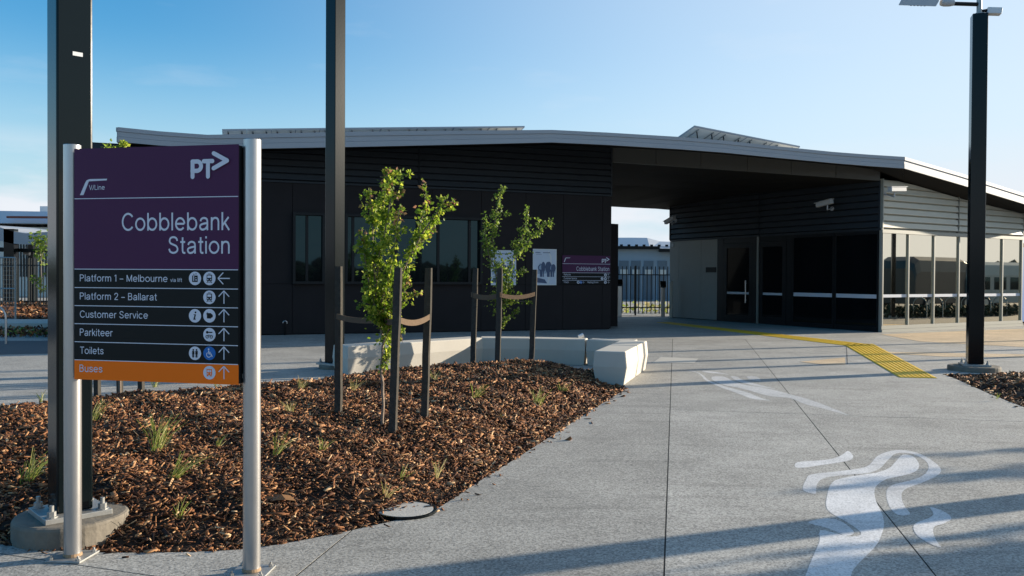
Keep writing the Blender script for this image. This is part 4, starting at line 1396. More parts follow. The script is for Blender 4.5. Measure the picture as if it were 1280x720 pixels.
# access cover at the bed edge
ce = G(507, 639); ce.z = 0
t = thing('access_cover', ce, 'round pale concrete access cover in a dark ring at the mulch edge', 'access cover')
rc = .19
for name, r0, r1, z0_, z1_, m in (('ring', rc + .008, rc + .022, .0, .018, 'poleblack'), ('lid', 0, rc, .0, .016, 'coverpale')):
    m_ = MB(); n = 40
    if r0 == 0:
        m_.prism([(ce.x + r1 * math.cos(2 * math.pi * i / n), ce.y + r1 * math.sin(2 * math.pi * i / n)) for i in range(n)], -.03, z1_, m)
        lid = m_.build(name, t, bevel=.004)
    else:
        for i in range(n):
            a, b = 2 * math.pi * i / n, 2 * math.pi * (i + 1) / n
            q = [Vector((ce.x + r * math.cos(x), ce.y + r * math.sin(x), 0)) for r, x in ((r0, a), (r1, a), (r1, b), (r0, b))]
            m_.hexa([v + Vector((0, 0, -.03)) for v in q] + [v + Vector((0, 0, z1_)) for v in q], m)
        m_.build(name, t)
for a in (.5, 3.6):
    m_ = MB(); c_ = ce + Vector((math.cos(a) * .17, math.sin(a) * .13, .0165)); T = Matrix.Translation(c_) @ Matrix.Rotation(a, 4, 'Z')
    m_.box((-.03, -.012, 0), (.03, .012, .002), 'void', T); m_.build('lifting_hole', lid)
# a fallen leaf on the mulch
p_ = on_bed(352, 632); m_ = MB()
m_.add([p_ + Vector(v) for v in ((-.09, 0, .03), (-.03, .035, .06), (.05, .03, .06), (.10, -.01, .035), (.04, -.04, .05), (-.04, -.04, .045), (0, 0, .075))], [(0, 1, 6), (1, 2, 6), (2, 3, 6), (3, 4, 6), (4, 5, 6), (5, 0, 6)], 'leaftip')
o = m_.build('dry_leaf', fixn=False); tag(o, 'large curled brown leaf lying on the mulch right of the sign', 'leaf')
rng = random.Random(5)

# ------------------------------------------------------------------ station building
A = G(1100.5, 415.4); Bc = G(837, 396.7); Cc = G(1277.5, 407.3)
L0 = G(326, 419.2); L1 = G(764, 411.6)
WL = Wall(L0 + (L0 - L1).normalized() * 4.6, L1)
WD = Wall(Bc, A)
WR = Wall(A, Cc)
bld = thing('station_building', (3, 26, 0), 'long low dark station building with a wavy pale metal roof and open passage', 'building')
Dv = (Bc - A).normalized()
Zc = 3.06      # underside of the ribbed cladding on the right block

# roof stations along the front edge
Ea = atY(148, 250, 20.6); Eb = atY(1129, 250, 24.4)
WE = Wall(Ea, Eb)
ftop = [(148, 159.8), (200, 165), (260, 169.4), (320, 168.2), (440, 165.6), (560, 164.2), (690, 163.2), (760, 166.6), (850, 172), (905, 176.6), (960, 182.5), (1040, 190.6), (1085, 194), (1129, 196.8)]
fbot = [(148, 177), (200, 181.6), (260, 185.2), (320, 185.6), (440, 183.4), (560, 180.8), (690, 177.8), (760, 181), (850, 186.4), (905, 190.6), (960, 196), (1040, 203.6), (1085, 207.3), (1129, 210.3)]
beamW = Wall(L1, A)


def inner(px, yb):
    """where the soffit meets the wall or beam behind the eave"""
    if px < 764: w = WL
    elif px < 1095: w = beamW
    else:
        a, z = WR.V(max(px, 1102), 224)
        return WR.at(max(a, 0.0), WR.z(1102, 223.5), 0.02)
    a, z = w.V(px, yb + 2.2)
    return w.at(a, z, 0.02)


FT, FB, IN, BT, BB = [], [], [], [], []
bend = []
for (px, yt), (_, yb) in zip(ftop, fbot):
    a, zt_ = WE.V(px, yt); _, zb2 = WE.V(px, yb)
    FT.append(WE.at(a, zt_)); FB.append(WE.at(a, zb2)); IN.append(inner(px, yb))
    f = (px - 148) / (1129 - 148)
    back = Vector((-.26 - .21 * f, .965 - .085 * f, 0)).normalized()
    base = WE.at(a, 0) + back * (12.5 - 1.0 * f)
    zb3 = zt_ - .42
    BT.append(base + Vector((0, 0, zb3))); BB.append(base + Vector((0, 0, zb3 - .30)))
# right-hand run of the eave
E1 = FT[-1]
WRE = Wall(Vector((E1.x, E1.y, 0)), Vector((E1.x, E1.y, 0)) + WR.u * 10)
rt = [(1129, 196.8), (1200, 217.6), (1280, 242.9), (1330, 259)]
rb = [(1129, 210.3), (1200, 230.8), (1280, 255.2), (1330, 271)]
RT, RB, RI = [], [], []
for (px, yt), (_, yb) in zip(rt, rb):
    a, z = WRE.V(px, yt); RT.append(WRE.at(a, z)); a, z = WRE.V(px, yb); RB.append(WRE.at(a, z))
    yi = 223.5 + (px - 1102) * (266 - 223.5) / (1277 - 1102)
    a, z = WR.V(px, yi); RI.append(WR.at(a, z, .02))
RI[0] = IN[-1].copy()
RBT = [p + Dv * 11.0 + Vector((0, 0, -.3 + .25 * i / 3)) for i, p in enumerate(RT)]
RBB = [p - Vector((0, 0, .30)) for p in RBT]
RBT[0], RBB[0] = BT[-1], BB[-1]


def strip(mb, a, b, m):
    for i in range(len(a) - 1):
        mb.add([a[i], a[i + 1], b[i + 1], b[i]], [(0, 1, 2, 3)], m)


MT = [Vector((p.x, p.y, max(p.z + .14, lin(t_, b_, .2).z))) for p, t_, b_ in zip(IN, FT, BT)]
for t_, b_ in zip(BT, BB):
    t_.z += .12; b_.z += .02
m_ = MB(); strip(m_, FT, MT, 'roofmetal'); strip(m_, MT, BT, 'roofmetal'); strip(m_, RT, RBT, 'roofmetal'); strip(m_, BT, BB, 'fascia'); strip(m_, RBT, RBB, 'fascia')
m_.add([RT[-1], RBT[-1], RBB[-1], RB[-1]], [(0, 1, 2, 3)], 'fascia')
# left end returns back
m_.add([FT[0], BT[0], BB[0], FB[0]], [(0, 1, 2, 3)], 'fascia')
roof = m_.build('roof', bld, fixn=False)
m_ = MB(); strip(m_, FB, IN, 'soffit'); strip(m_, IN, BB, 'soffit'); strip(m_, RB, RI, 'soffit'); strip(m_, RI, RBB, 'soffit')
m_.build('soffit', roof, fixn=False)


def rail(mb, top, bot, f0, f1, outn, th, m):
    """a folded metal board following the eave between two heights"""
    for i in range(len(top) - 1):
        t0, t1 = top[i], top[i + 1]; b0, b1 = bot[i], bot[i + 1]
        o = outn * th
        q = [lin(t0, b0, f1), lin(t1, b1, f1), lin(t1, b1, f1) + o, lin(t0, b0, f1) + o, lin(t0, b0, f0), lin(t1, b1, f0), lin(t1, b1, f0) + o, lin(t0, b0, f0) + o]
        mb.hexa(q, m)


for k, (f0, f1, th) in enumerate(((-.03, .27, .055), (.285, .64, .035), (.655, 1.03, .042))):
    m_ = MB(); rail(m_, FT, FB, f0, f1, WE.n, th, 'fascia'); m_.build('fascia_board', roof)
    m_ = MB(); rail(m_, RT, RB, f0, f1, WRE.n, th, 'fascia'); m_.build('fascia_board', roof)
    m_ = MB(); ln_ = [FT[0], lin(FT[0], BT[0], .3)]; lb_ = [FB[0], lin(FB[0], BB[0], .3)]
    rail(m_, ln_, lb_, f0, f1, Vector((-.97, -.25, 0)), th, 'fascia'); m_.build('fascia_board', roof)


# building masses behind the linings
def mass(pts, tops, name):
    n = len(pts); m_ = MB()
    vs = [(p.x, p.y, 0.0) for p in pts] + [(p.x, p.y, t) for p, t in zip(pts, tops)]
    fs = [tuple(range(n, 2 * n))] + [(i, (i + 1) % n, n + (i + 1) % n, n + i) for i in range(n)]
    m_.add(vs, fs, 'void'); return m_.build(name, bld)


in0 = WL.n * -.06
Lb = Vector((-.30, .95, 0)).normalized()
mass([WL.P + in0, WL.Q + in0 - WL.u * .05, WL.Q + in0 + Lb * 8.5 - WL.u * .05, WL.P + in0 + Lb * 8.5], [4.9, 4.9, 4.6, 4.6], 'wall_core')
inD, inR = WD.n * -.06, WR.n * -.06
pA = A + inD + inR; pC = Cc + inR; pB = Bc + inD
mass([pA, pC, pC + Dv * 9.4, pB + Vector((0, 0, 0))], [4.4, 3.55, 3.5, 4.2], 'wall_core')

# ---- left wall: flat panels below, ribbed boards above
zP = 0.5 * (WL.z(326, 226.5) + WL.z(762, 246))
S = lambda px: WL.s(px, 300)
zsill = WL.z(590, 355.5); zhead = WL.z(480, 269)
joints = [0.0, 2.3, S(365.5), S(430.5), S(480), S(540), S(601.5), S(657), S(704), S(753), S(764)]


def wpanel(s0_, s1_, z0_, z1_, w=WL, m='panel', d0=-.02, d1=0.012, name='wall_panel'):
    g = .006
    m_ = MB(); m_.wbox(w, s0_ + g, s1_ - g, z0_ + g, z1_ - g, d0, d1, m); return m_.build(name, bld)


wbx = [(S(365.5), S(405.5)), (S(430.5), S(601.5))]
for i in range(len(joints) - 1):
    wpanel(joints[i], joints[i + 1], 0.02, zsill)
    mid_ = (joints[i] + joints[i + 1]) / 2
    inw = any(a - .05 < mid_ < b + .05 for a, b in wbx)
    if inw:
        wpanel(joints[i], joints[i + 1], zhead, zP)
    else:
        wpanel(joints[i], joints[i + 1], zsill, zP)
wpanel(S(405.5), S(430.5), zsill, zhead)


def window(w, s0_, s1_, z0_, z1_, mull, depth=.16, glass='darkglass', fr='darkframe', fw=.07, name='window'):
    m_ = MB()
    m_.wbox(w, s0_, s1_, z1_ - fw, z1_, -.05, depth, fr); m_.wbox(w, s0_, s1_, z0_, z0_ + fw, -.05, depth, fr)
    m_.wbox(w, s0_, s0_ + fw, z0_ + fw, z1_ - fw, -.05, depth, fr); m_.wbox(w, s1_ - fw, s1_, z0_ + fw, z1_ - fw, -.05, depth, fr)
    for q in mull:
        m_.wbox(w, q - .035, q + .035, z0_ + fw, z1_ - fw, -.03, .05, fr)
    o = m_.build(name, bld)
    e = [s0_ + fw] + list(mull) + [s1_ - fw]
    for i in range(len(e) - 1):
        m_ = MB(); m_.wbox(w, e[i] + (.036 if i else .001), e[i + 1] - (.036 if i < len(e) - 2 else .001), z0_ + fw + .001, z1_ - fw - .001, -.02, .0, glass)
        m_.build('pane', o)
    return o


window(WL, wbx[0][0], wbx[0][1], zsill, zhead, [S(383.5)])
window(WL, wbx[1][0], wbx[1][1], zsill, zhead, [S(441), S(495), S(547.5), S(586.5)])

# ribbed boards: bay edges and heights up to the soffit
def zsoff(w, s_, tops):
    return None


def clad(w, bays, z0_, topf, m, pitch, name='cladding_board', trim=None, d=0.0):
    for a, b in bays:
        ns = max(2, int(round((b - a) / .8)) + 1)
        ss = [a + .015 + (b - a - .03) * i / (ns - 1) for i in range(ns)]
        tops = [topf(x) - .035 for x in ss]
        n = int(math.ceil((max(tops) - z0_) / pitch))
        rec = .055
        for k in range(n):
            za = z0_ + k * pitch
            vs, nr = [], 0
            live = [i for i in range(ns) if tops[i] > za + .01]
            if not live: continue
            lo_, hi_ = max(0, min(live) - 1), min(ns - 1, max(live) + 1)
            if hi_ - lo_ < 1: continue
            for i in range(lo_, hi_ + 1):
                h = min(za + pitch, tops[i]) - za
                zb_k = za
                if h < .003:
                    zb_k = tops[i] - .003; h = .003
                sc_ = min(1, h / (pitch * .5))
                # a shadow gap at the foot, then a face leaning out to a lip
                prof = [(0, -.04), (h * .12, -.03), (h * .22, rec * sc_), (h * .96, rec * .55 * sc_), (h * .985, -.04)]
                vs += [w.at(ss[i], zb_k + z_, d + dd) for z_, dd in prof]; nr += 1
            fs = [(q * 5 + i, q * 5 + i + 1, q * 5 + i + 6, q * 5 + i + 5) for q in range(nr - 1) for i in range(4)]
            fs += [(4, 3, 2, 1, 0), tuple((nr - 1) * 5 + i for i in range(5))]
            m_ = MB(); m_.add(vs, fs, m); m_.build(name, bld)
        if trim:
            for e in (a, b):
                m_ = MB(); m_.wbox(w, e - .022, e + .022, z0_, topf(e) - .01, -.04, .06 + d, trim); m_.build('cover_strip', bld)


def topL(s_):
    p = WL.at(s_, 0); best = None
    pts = [q for q in IN if True][:8]
    ss = [((q - WL.P).dot(WL.u), q.z) for q in pts]
    return float(np.interp(s_, [x[0] for x in ss], [x[1] for x in ss])) + .01


m_ = MB(); m_.wbox(WL, 0, S(764), zP, zP + .05, -.03, .05, 'cladding'); m_.build('flashing', bld)
clad(WL, [(0.0, S(300)), (S(300), S(523)), (S(523), S(763))], zP + .05, topL, 'cladding', .183, trim='cladding')
# the low return box at the passage corner
q0 = G(764, 408.5); q1 = G(772, 407.8)
m_ = MB(); q2 = q1 + Vector((-.45, .9, 0)) * 2.5; q3 = q0 + Vector((-.45, .9, 0)) * 2.5
m_.prism([q0 + Vector((-.3, -.1, 0)), q1, q2, q3], 0, atY(770, 280, q1.y).z, 'panel'); m_.build('return_wall', bld)

# ---- beam over the passage
zb0 = beamW.z(765, 202.5); zb1 = beamW.z(1100, 226)
jb = [765, 820, 876, 934, 989, 1045, 1100.5]
for i in range(6):
    a, b = beamW.s(jb[i], 210), beamW.s(jb[i + 1], 210)
    za, zb_2 = lin(zb0, zb1, (a / beamW.L)), lin(zb0, zb1, (b / beamW.L))
    ta = float(np.interp(a, [(q - beamW.P).dot(beamW.u) for q in IN[7:]], [q.z for q in IN[7:]])) + .02
    tb = float(np.interp(b, [(q - beamW.P).dot(beamW.u) for q in IN[7:]], [q.z for q in IN[7:]])) + .02
    a += .006; b -= .006
    v = [beamW.at(a, za, -.1), beamW.at(b, zb_2, -.1), beamW.at(b, zb_2, .0), beamW.at(a, za, .0), beamW.at(a, ta, -.1), beamW.at(b, tb, -.1), beamW.at(b, tb, .0), beamW.at(a, ta, .0)]
    m_ = MB(); m_.hexa(v, 'beamgrey'); m_.build('beam_panel', bld)
# passage ceiling boards with joints, sloping down to the rear opening
ob = Wall(WL.Q + Lb * 8.5, Bc + Dv * .6)
rz0, rz1 = atY(766, 247, 34.3).z, atY(837, 254, 34.3).z
f0, f1 = beamW.at(.05, zb0 - .0, -.11), beamW.at(beamW.L - .05, zb1, -.11)
r0 = Vector((atY(700, 240, 34.3).x, 34.3, rz0 + .1)); r1 = Vector((atY(845, 254, 34.3).x, 34.3, rz1 - .0))
for i in range(6):
    a, b = i / 6, (i + 1) / 6
    q = [lin(f0, r0, a), lin(f1, r1, a), lin(f1, r1, b - .0015), lin(f0, r0, b - .0015)]
    m_ = MB(); m_.hexa(q + [v + Vector((0, 0, .05)) for v in q], 'soffit'); m_.build('ceiling_board', bld)

# ---- door wall
SD = lambda px: WD.s(px, 345)
def topD(s_):
    t = s_ / WD.L
    return lin(WD.z(838, 249.5), WD.z(1099, 226), t) + .02
fcj = [SD(837.5), SD(849), SD(876.7), SD(897)]
for i in range(3):
    wpanel(fcj[i], fcj[i + 1], 0.02, Zc, WD, 'fc', -.02, .02, 'cement_panel')
clad(WD, [(SD(838), SD(949)), (SD(949), SD(1099.5))], Zc + .06, topD, 'cladding', .205, trim='cladding')
m_ = MB(); m_.wbox(WD, SD(838), WD.L, Zc, Zc + .06, -.03, .05, 'cladding'); m_.build('flashing', bld)


def door(w, s0_, s1_, z1_, glass='blackglass', handle=None):
    fw = .16
    m_ = MB()
    m_.wbox(w, s0_, s0_ + fw, .0, z1_, -.03, .03, 'darkframe'); m_.wbox(w, s1_ - fw, s1_, .0, z1_, -.03, .03, 'darkframe')
    m_.wbox(w, s0_ + fw, s1_ - fw, z1_ - fw, z1_, -.03, .03, 'darkframe'); m_.wbox(w, s0_ + fw, s1_ - fw, 0.0, fw * 1.6, -.03, .03, 'darkframe')
    o = m_.build('door', bld)
    m_ = MB(); m_.wbox(w, s0_ + fw + .001, s1_ - fw - .001, fw * 1.6 + .001, z1_ - fw - .001, -.012, .0, glass); m_.build('pane', o)
    m_ = MB(); m_.wbox(w, s0_ + fw + .01, s1_ - fw - .01, 1.02, 1.10, .0006, .004, 'band'); m_.build('safety_band', o)
    if handle is not None:
        m_ = MB(); m_.tube([w.at(handle, .72, .09), w.at(handle, 1.52, .09)], .022, 'brushed', 12)
        for zz in (.82, 1.42): m_.tube([w.at(handle, zz, .03), w.at(handle, zz, .09)], .012, 'brushed', 8)
        m_.build('handle', o, smooth=True)
    return o


# dark fixed surround, first door, bright post, second door, fixed glass
wpanel(SD(897), SD(905), 0.0, Zc, WD, 'darkframe', -.03, .03, 'door_frame')
door(WD, SD(905), SD(941), 2.86, handle=SD(934.3))
m_ = MB(); m_.wbox(WD, SD(905), SD(941), 2.87, Zc, -.03, .02, 'darkframe'); m_.build('door_head', bld)
m_ = MB(); m_.wbox(WD, SD(941.2), SD(946.2), 0, Zc, -.03, .03, 'darkframe'); m_.build('door_frame', bld)
m_ = MB(); m_.wbox(WD, SD(947.2), SD(948.4), 0.0, Zc, -.03, .06, 'aluframe'); m_.build('edge_strip', bld)
door(WD, SD(949.5), SD(983), 2.86)
m_ = MB(); m_.wbox(WD, SD(949.5), SD(983), 2.87, Zc, -.03, .02, 'darkframe'); m_.build('door_head', bld)
gx = [983.2, 990, 1043, 1099]
m_ = MB(); m_.wbox(WD, SD(983.2), SD(990), 0, Zc, -.03, .02, 'darkframe'); m_.build('door_frame', bld)
for a_, b_ in ((990, 1043), (1043, 1099)):
    s0_, s1_ = SD(a_) + .012, SD(b_) - .012
    m_ = MB()
    for zz in ((0, .14), (Zc - .1, Zc)): m_.wbox(WD, s0_, s1_, zz[0], zz[1], -.03, .02, 'darkframe')
    m_.wbox(WD, s0_, s0_ + .06, .14, Zc - .1, -.03, .02, 'darkframe'); m_.wbox(WD, s1_ - .06, s1_, .14, Zc - .1, -.03, .02, 'darkframe')
    o = m_.build('window', bld)
    m_ = MB(); m_.wbox(WD, s0_ + .061, s1_ - .061, .141, Zc - .101, -.012, 0, 'blackglass'); m_.build('pane', o)
    m_ = MB(); m_.wbox(WD, s0_ + .065, s1_ - .065, 1.01, 1.13, .0006, .004, 'band'); m_.build('safety_band', o)
# small dark name plate beside the first door
m_ = MB(); a, z = WD.V(883, 340.5); b, z2 = WD.V(896, 334)
m_.wbox(WD, a, b, z, z2, .021, .034, 'signblack'); npl = m_.build('door_sign')
tag(npl, 'small dark plate on the grey wall left of the first station door', 'sign')
m_ = MB(); a, z = WD.V(840.5, 308.5); m_.wbox(WD, a, a + .11, z, z + .13, .021, .05, 'camgrey')
tag(m_.build('wall_sensor'), 'small pale box high on the grey panels at the passage end', 'sensor box')

# ---- glazed right wall
SR = lambda px: WR.s(px, 345)
mull = [1102, 1134.3, 1166.3, 1197.3, 1225.5, 1251.7, 1275.8]
for i, px in enumerate(mull):
    s_ = SR(px)
    m_ = MB(); m_.wbox(WR, s_ - .024, s_ + .024, .20, Zc - .08, -.04, .05, 'aluframe'); m_.build('mullion', bld)
sA, sC = SR(1100.6), SR(1277)
m_ = MB(); m_.wbox(WR, sA, sC, 0, .085, -.04, .075, 'aluframe'); m_.build('sill_rail', bld)
m_ = MB(); m_.wbox(WR, sA, sC, .09, .198, -.04, .055, 'aluframe'); m_.build('sill_rail', bld)
m_ = MB(); m_.wbox(WR, sA, sC, Zc - .078, Zc + .03, -.04, .06, 'aluframe'); m_.build('head_rail', bld)
for i in range(6):
    a, b = SR(mull[i]) + .025, SR(mull[i + 1]) - .025
    m_ = MB(); m_.wbox(WR, a, b, .20, Zc - .08, -.015, 0, 'coatedglass'); o = m_.build('pane', bld)
    m_ = MB(); m_.wbox(WR, a + .012, b - .012, 1.045, 1.135, .0006, .003, 'band'); m_.build('safety_band', o)
def topR(s_):
    ss = [((q - WR.P).dot(WR.u), q.z) for q in RI]
    return float(np.interp(s_, [x[0] for x in ss], [x[1] for x in ss])) + .01
clad(WR, [(sA + .02, SR(1195.8)), (SR(1195.8), sC)], Zc + .05, topR, 'paleclad', .205, trim='aluframe')
# corner post and end of the block
m_ = MB(); m_.wbox(WR, -.03, .045, 0, topR(0) - .02, -.05, .03, 'aluframe'); m_.build('corner_strip', bld)
# a blue painted service door beyond the glass
wE = Wall(Cc + WR.u * .02 + WR.n * -.3, Cc + WR.u * 3.5 + WR.n * -.3)
m_ = MB(); m_.wbox(wE, .03, 3.4, 0, 2.9, -.4, 0, 'panel'); m_.build('end_wall', bld)
m_ = MB(); m_.wbox(wE, .06, 1.1, .12, 2.75, .002, .05, 'signblue'); m_.build('end_door', bld)

# ---- security cameras
def cctv(w, pa, pb, arm, label):
    """bullet camera: housing from front pixel to rear pixel, on a bracket to the wall"""
    d = .55
    wo = w.off(d)
    a, z = wo.V(*pa); f = wo.at(a, z); a, z = wo.V(*pb); r_ = wo.at(a, z)
    t = thing('security_camera', r_, label, 'security camera', 'grey security cameras on the station')
    u = (f - r_).normalized(); up = Vector((0, 0, 1)); sx = u.cross(up).normalized(); up = sx.cross(u)
    Tm = Matrix((( u.x, sx.x, up.x, r_.x), (u.y, sx.y, up.y, r_.y), (u.z, sx.z, up.z, r_.z), (0, 0, 0, 1)))
    Lh = (f - r_).length
    m_ = MB(); m_.box((0, -.07, -.07), (Lh * .93, .07, .06), 'camgrey', Tm); m_.build('housing', t, bevel=.012)
    m_ = MB(); m_.box((-.02, -.085, .064), (Lh, .085, .08), 'camgrey', Tm); m_.build('sunshield', t)
    m_ = MB(); q = Tm @ Vector((Lh * .931, 0, 0)); m_.tube([q, Tm @ Vector((Lh * .96, 0, 0))], .045, 'void', 14); m_.build('lens', t)
    a, z = w.V(*arm); wall_pt = w.at(a, z, .03)
    e = Tm @ Vector((Lh * .3, 0, -.08)); e2 = e - Vector((0, 0, .14))
    m_ = MB(); m_.tube([e, e2], .022, 'camgrey', 8); m_.tube([e2, wall_pt + w.n * .02], .022, 'camgrey', 8); m_.tube([wall_pt, wall_pt + w.n * .03], .07, 'camgrey', 14); m_.build('bracket', t)
    return t


cctv(WD, (1020, 257), (1040, 251.5), (1041.5, 261), 'grey security camera on the dark wall above the fixed glass')
cctv(WR, (1132, 236.5), (1112, 236.5), (1104, 243), 'pale security camera at the sunlit corner of the glazed block')
t = cctv(WD, (831, 279), (843, 272), (846, 276), 'dark security camera against the sky at the far end of the passage')

# ---- solar arrays on the roof
def solar(pts_px, offd, back, drop, n, label, rowback):
    wS = WE.off(-offd)
    P = []
    for px, py in pts_px:
        a, z = wS.V(px, py); P.append(wS.at(a, z))
    pol = lambda t: P[0] + (P[-1] - P[0]) * t if len(P) == 2 else (lin(P[0], P[1], t * 2) if t < .5 else lin(P[1], P[2], t * 2 - 1))
    for i in range(n):
        a, b = pol(i / n + .0004), pol((i + 1) / n - .0004)
        bk = back
        q = [a, b, b + bk, a + bk]
        o = thing('solar_panel', a, '%s cream-backed tilted solar panel from the left in the row %s' % (['first', 'second', 'third', 'fourth', 'fifth', 'sixth', 'seventh', 'eighth', 'ninth', 'tenth'][i], label), 'solar panel', rowback)
        up = Vector((0, 0, .04))
        c = sum(q, Vector((0, 0, 0))) / 4
        q2 = [lin(v, c, .008) for v in q]
        m_ = MB(); m_.hexa([v + Vector((0, 0, .006)) for v in q2] + [v + up * .8 for v in q2], 'solarback'); m_.build('backsheet', o)
        m_ = MB(); m_.hexa([v + up * .85 for v in q2] + [v + up for v in q2], 'solarcell'); m_.build('cell_face', o)
        m_ = MB()
        for k in range(4):
            e0, e1 = q[k], q[(k + 1) % 4]; i0, i1 = lin(e0, c, .03), lin(e1, c, .03)
            m_.hexa([e0, e1, i1, i0, e0 + up, e1 + up, i1 + up, i0 + up], 'fascia')
        m_.build('frame', o)
        m_ = MB(); h0 = lin(lin(a, b, .25), lin(a, b, .25) + bk, .12); 
        for f_ in (.22, .78):
            s_ = lin(a, b, f_)
            m_.tube([s_ + bk * .1, s_ + bk * .1 + Vector((.05, .1, -.22))], .018, 'poleblack', 6)
            m_.tube([s_ + bk * .04 + Vector((0, 0, -.02)), s_ + bk * .9 + Vector((0, 0, -.02))], .016, 'galv', 6)
        m_.build('mounting', o)


bkL = Vector((-.30, .95, 0)).normalized() * 1.0
solar([(277.5, 163.2), (430, 161.4), (656, 159.2)], 1.3, bkL + Vector((0, 0, -.13)), 0, 10, 'over the left roof', 'solar panels on the left roof')
bkR = Vector((-.47, .88, 0)).normalized() * 1.65
solar([(868, 158.4), (1000, 184.2)], 1.5, bkR + Vector((0, 0, -.50)), 0, 4, 'over the passage roof', 'solar panels on the right roof')

# ---- posters and the wall sign (hung on the left wall)
Wf = WL.off(.04)


def poster(px0, px1, py0, py1, label, seed):
    a0, z1_ = Wf.V(px0, py0); a1, z0_ = Wf.V(px1, py1)
    t = thing('wall_poster', Wf.at((a0 + a1) / 2, z0_), label, 'poster', 'framed posters on the dark wall')
    m_ = MB(); m_.wbox(Wf, a0, a1, z0_, z1_, -.025, 0, 'white'); m_.build('frame', t)
    q = Print(Wf, .0012); W, H = a1 - a0, z1_ - z0_
    X = lambda u: a0 + u * W
    Z = lambda v: z0_ + v * H
    q.rect(X(.5), Z(.5), W * .92, H * .94, 'poster')
    rng = random.Random(seed)
    for k in range(3):       # curved pale rails and a dark cluster of figures with their reflections
        pass
    q.poly([(X(.60), Z(.05)), (X(.74), Z(.5)), (X(.72), Z(.8)), (X(.62), Z(.95)), (X(.66), Z(.95)), (X(.78), Z(.8)), (X(.80), Z(.5)), (X(.68), Z(.05))], 'white', 1)
    q.poly([(X(.05), Z(.30)), (X(.95), Z(.34)), (X(.95), Z(.44)), (X(.05), Z(.42))], 'postermid', 1)
    q.poly([(X(.05), Z(.08)), (X(.6), Z(.05)), (X(.5), Z(.16)), (X(.1), Z(.22))], 'posterdark', 2)
    for k in range(11):
        u = .14 + .75 * rng.random(); h = .07 + .09 * rng.random(); w2 = .06 + .07 * rng.random()
        q.disc(X(u), Z(.46 + .05 * rng.random()), W * w2, 'posterdark' if k % 3 else 'postermid', 3 + k * .2, 12, H * h)
        q.rect(X(u), Z(.33), W * w2 * .5, H * .2, 'posterdark', 6 + k * .2)
    for k in range(6):
        q.rect(X(.12 + .035 * k), Z(.90), W * .022, H * .028, 'posterdark', 3); q.rect(X(.45 + .05 * k), Z(.90), W * .03, H * .03, 'posterdark', 3)
        q.rect(X(.15 + .04 * k), Z(.85), W * .025, H * .012, 'posterdark', 3)
    q.build('printed_sheet', t)
    return t


poster(666.3, 695.5, 311, 356.5, 'pale blue framed poster between the second tree and the purple wall sign', 3)
poster(614, 645, 312.5, 356.5, 'pale blue framed poster half hidden behind the second young tree', 4)

a0, z1_ = Wf.V(703, 319); a1, z0_ = Wf.V(762.5, 355.5)
t = thing('wall_sign', Wf.at((a0 + a1) / 2, z0_), 'purple and black station name sign on the dark wall beside the passage', 'sign')
H = z1_ - z0_
m_ = MB(); m_.wbox(Wf, a0, a1, z0_, z1_, -.02, 0, 'signblack'); m_.build('sign_board', t)
m_ = MB(); m_.wbox(Wf, a0, a1, z1_ - H * .60, z1_, .0005, .004, 'purple'); m_.build('header_plate', t)
q = Print(Wf, .0052)
q.rect((a0 + a1) / 2, z1_ - H * .29, (a1 - a0), H * .012, 'signwhite'); q.rect((a0 + a1) / 2, z1_ - H * .60, (a1 - a0), H * .012, 'signwhite')
q.rect((a0 + a1) / 2, z1_ - H * .735, (a1 - a0), H * .010, 'signwhite'); q.rect((a0 + a1) / 2, z1_ - H * .865, (a1 - a0), H * .010, 'signwhite')
W = a1 - a0
pt_logo(q, a1 - W * .18, a1 - W * .02, z1_ - H * .25, z1_ - H * .05, 'signwhite'); vl_logo(q, a0 + W * .03, a0 + W * .16, z1_ - H * .23, z1_ - H * .08, 'signwhite')
for k, (yy, xs) in enumerate(((.67, ((.90, 'train'),)), (.80, ((.83, 'info'), (.90, 'card'))), (.93, ((.33, 'toilets'), (.385, 'access'), (.90, 'train'))))):
    for xx, kk in xs:
        icon(q, kk, a0 + W * xx, z1_ - H * yy, H * .052)
    arrow(q, a0 + W * .96, z1_ - H * yy, H * .042, (90, 90, 0)[k])
arrow(q, a0 + W * .445, z1_ - H * .93, H * .042, 180)
q.build('pictogram', t)
lx0, lx1 = a0 + W * .29, a1 - W * .02
lettering('Cobblebank', Wf, lx0, lx0 + (lx1 - lx0) * .612, z1_ - H * .53, H * .145, .0056, 'signwhite', t)
lettering('Station', Wf, lx0 + (lx1 - lx0) * .651, lx1, z1_ - H * .53, H * .145, .0056, 'signwhite', t)
for s_, x0_, x1_, yy in (('Platforms', .03, .17, .695), ('Customer Service', .03, .30, .825), ('Toilets', .03, .13, .955), ('Waiting Room', .52, .75, .955)):
    lettering(s_, Wf, a0 + W * x0_, a0 + W * x1_, z1_ - H * yy, H * .062, .0056, 'signwhite', t)

# garden tap on the wall foot
a, z = WL.V(356, 405); p_ = WL.at(a, z, .06)
m_ = MB(); m_.tube([WL.at(a, 0.0, .06), WL.at(a, z, .06)], .016, 'poleblack', 8)
for k in range(10):
    t0, t1 = math.pi * k / 10 * 1.1, math.pi * (k + 1) / 10 * 1.1
    m_.tube([p_ + WL.u * (.055 - .055 * math.cos(t0) - .055) + Vector((0, 0, .055 * math.sin(t0) + .03)), p_ + WL.u * (.055 - .055 * math.cos(t1) - .055) + Vector((0, 0, .055 * math.sin(t1) + .03))], .014, 'brushed', 7)
tag(m_.build('wall_tap', smooth=True), 'small metal tap standing at the foot of the dark wall', 'tap')

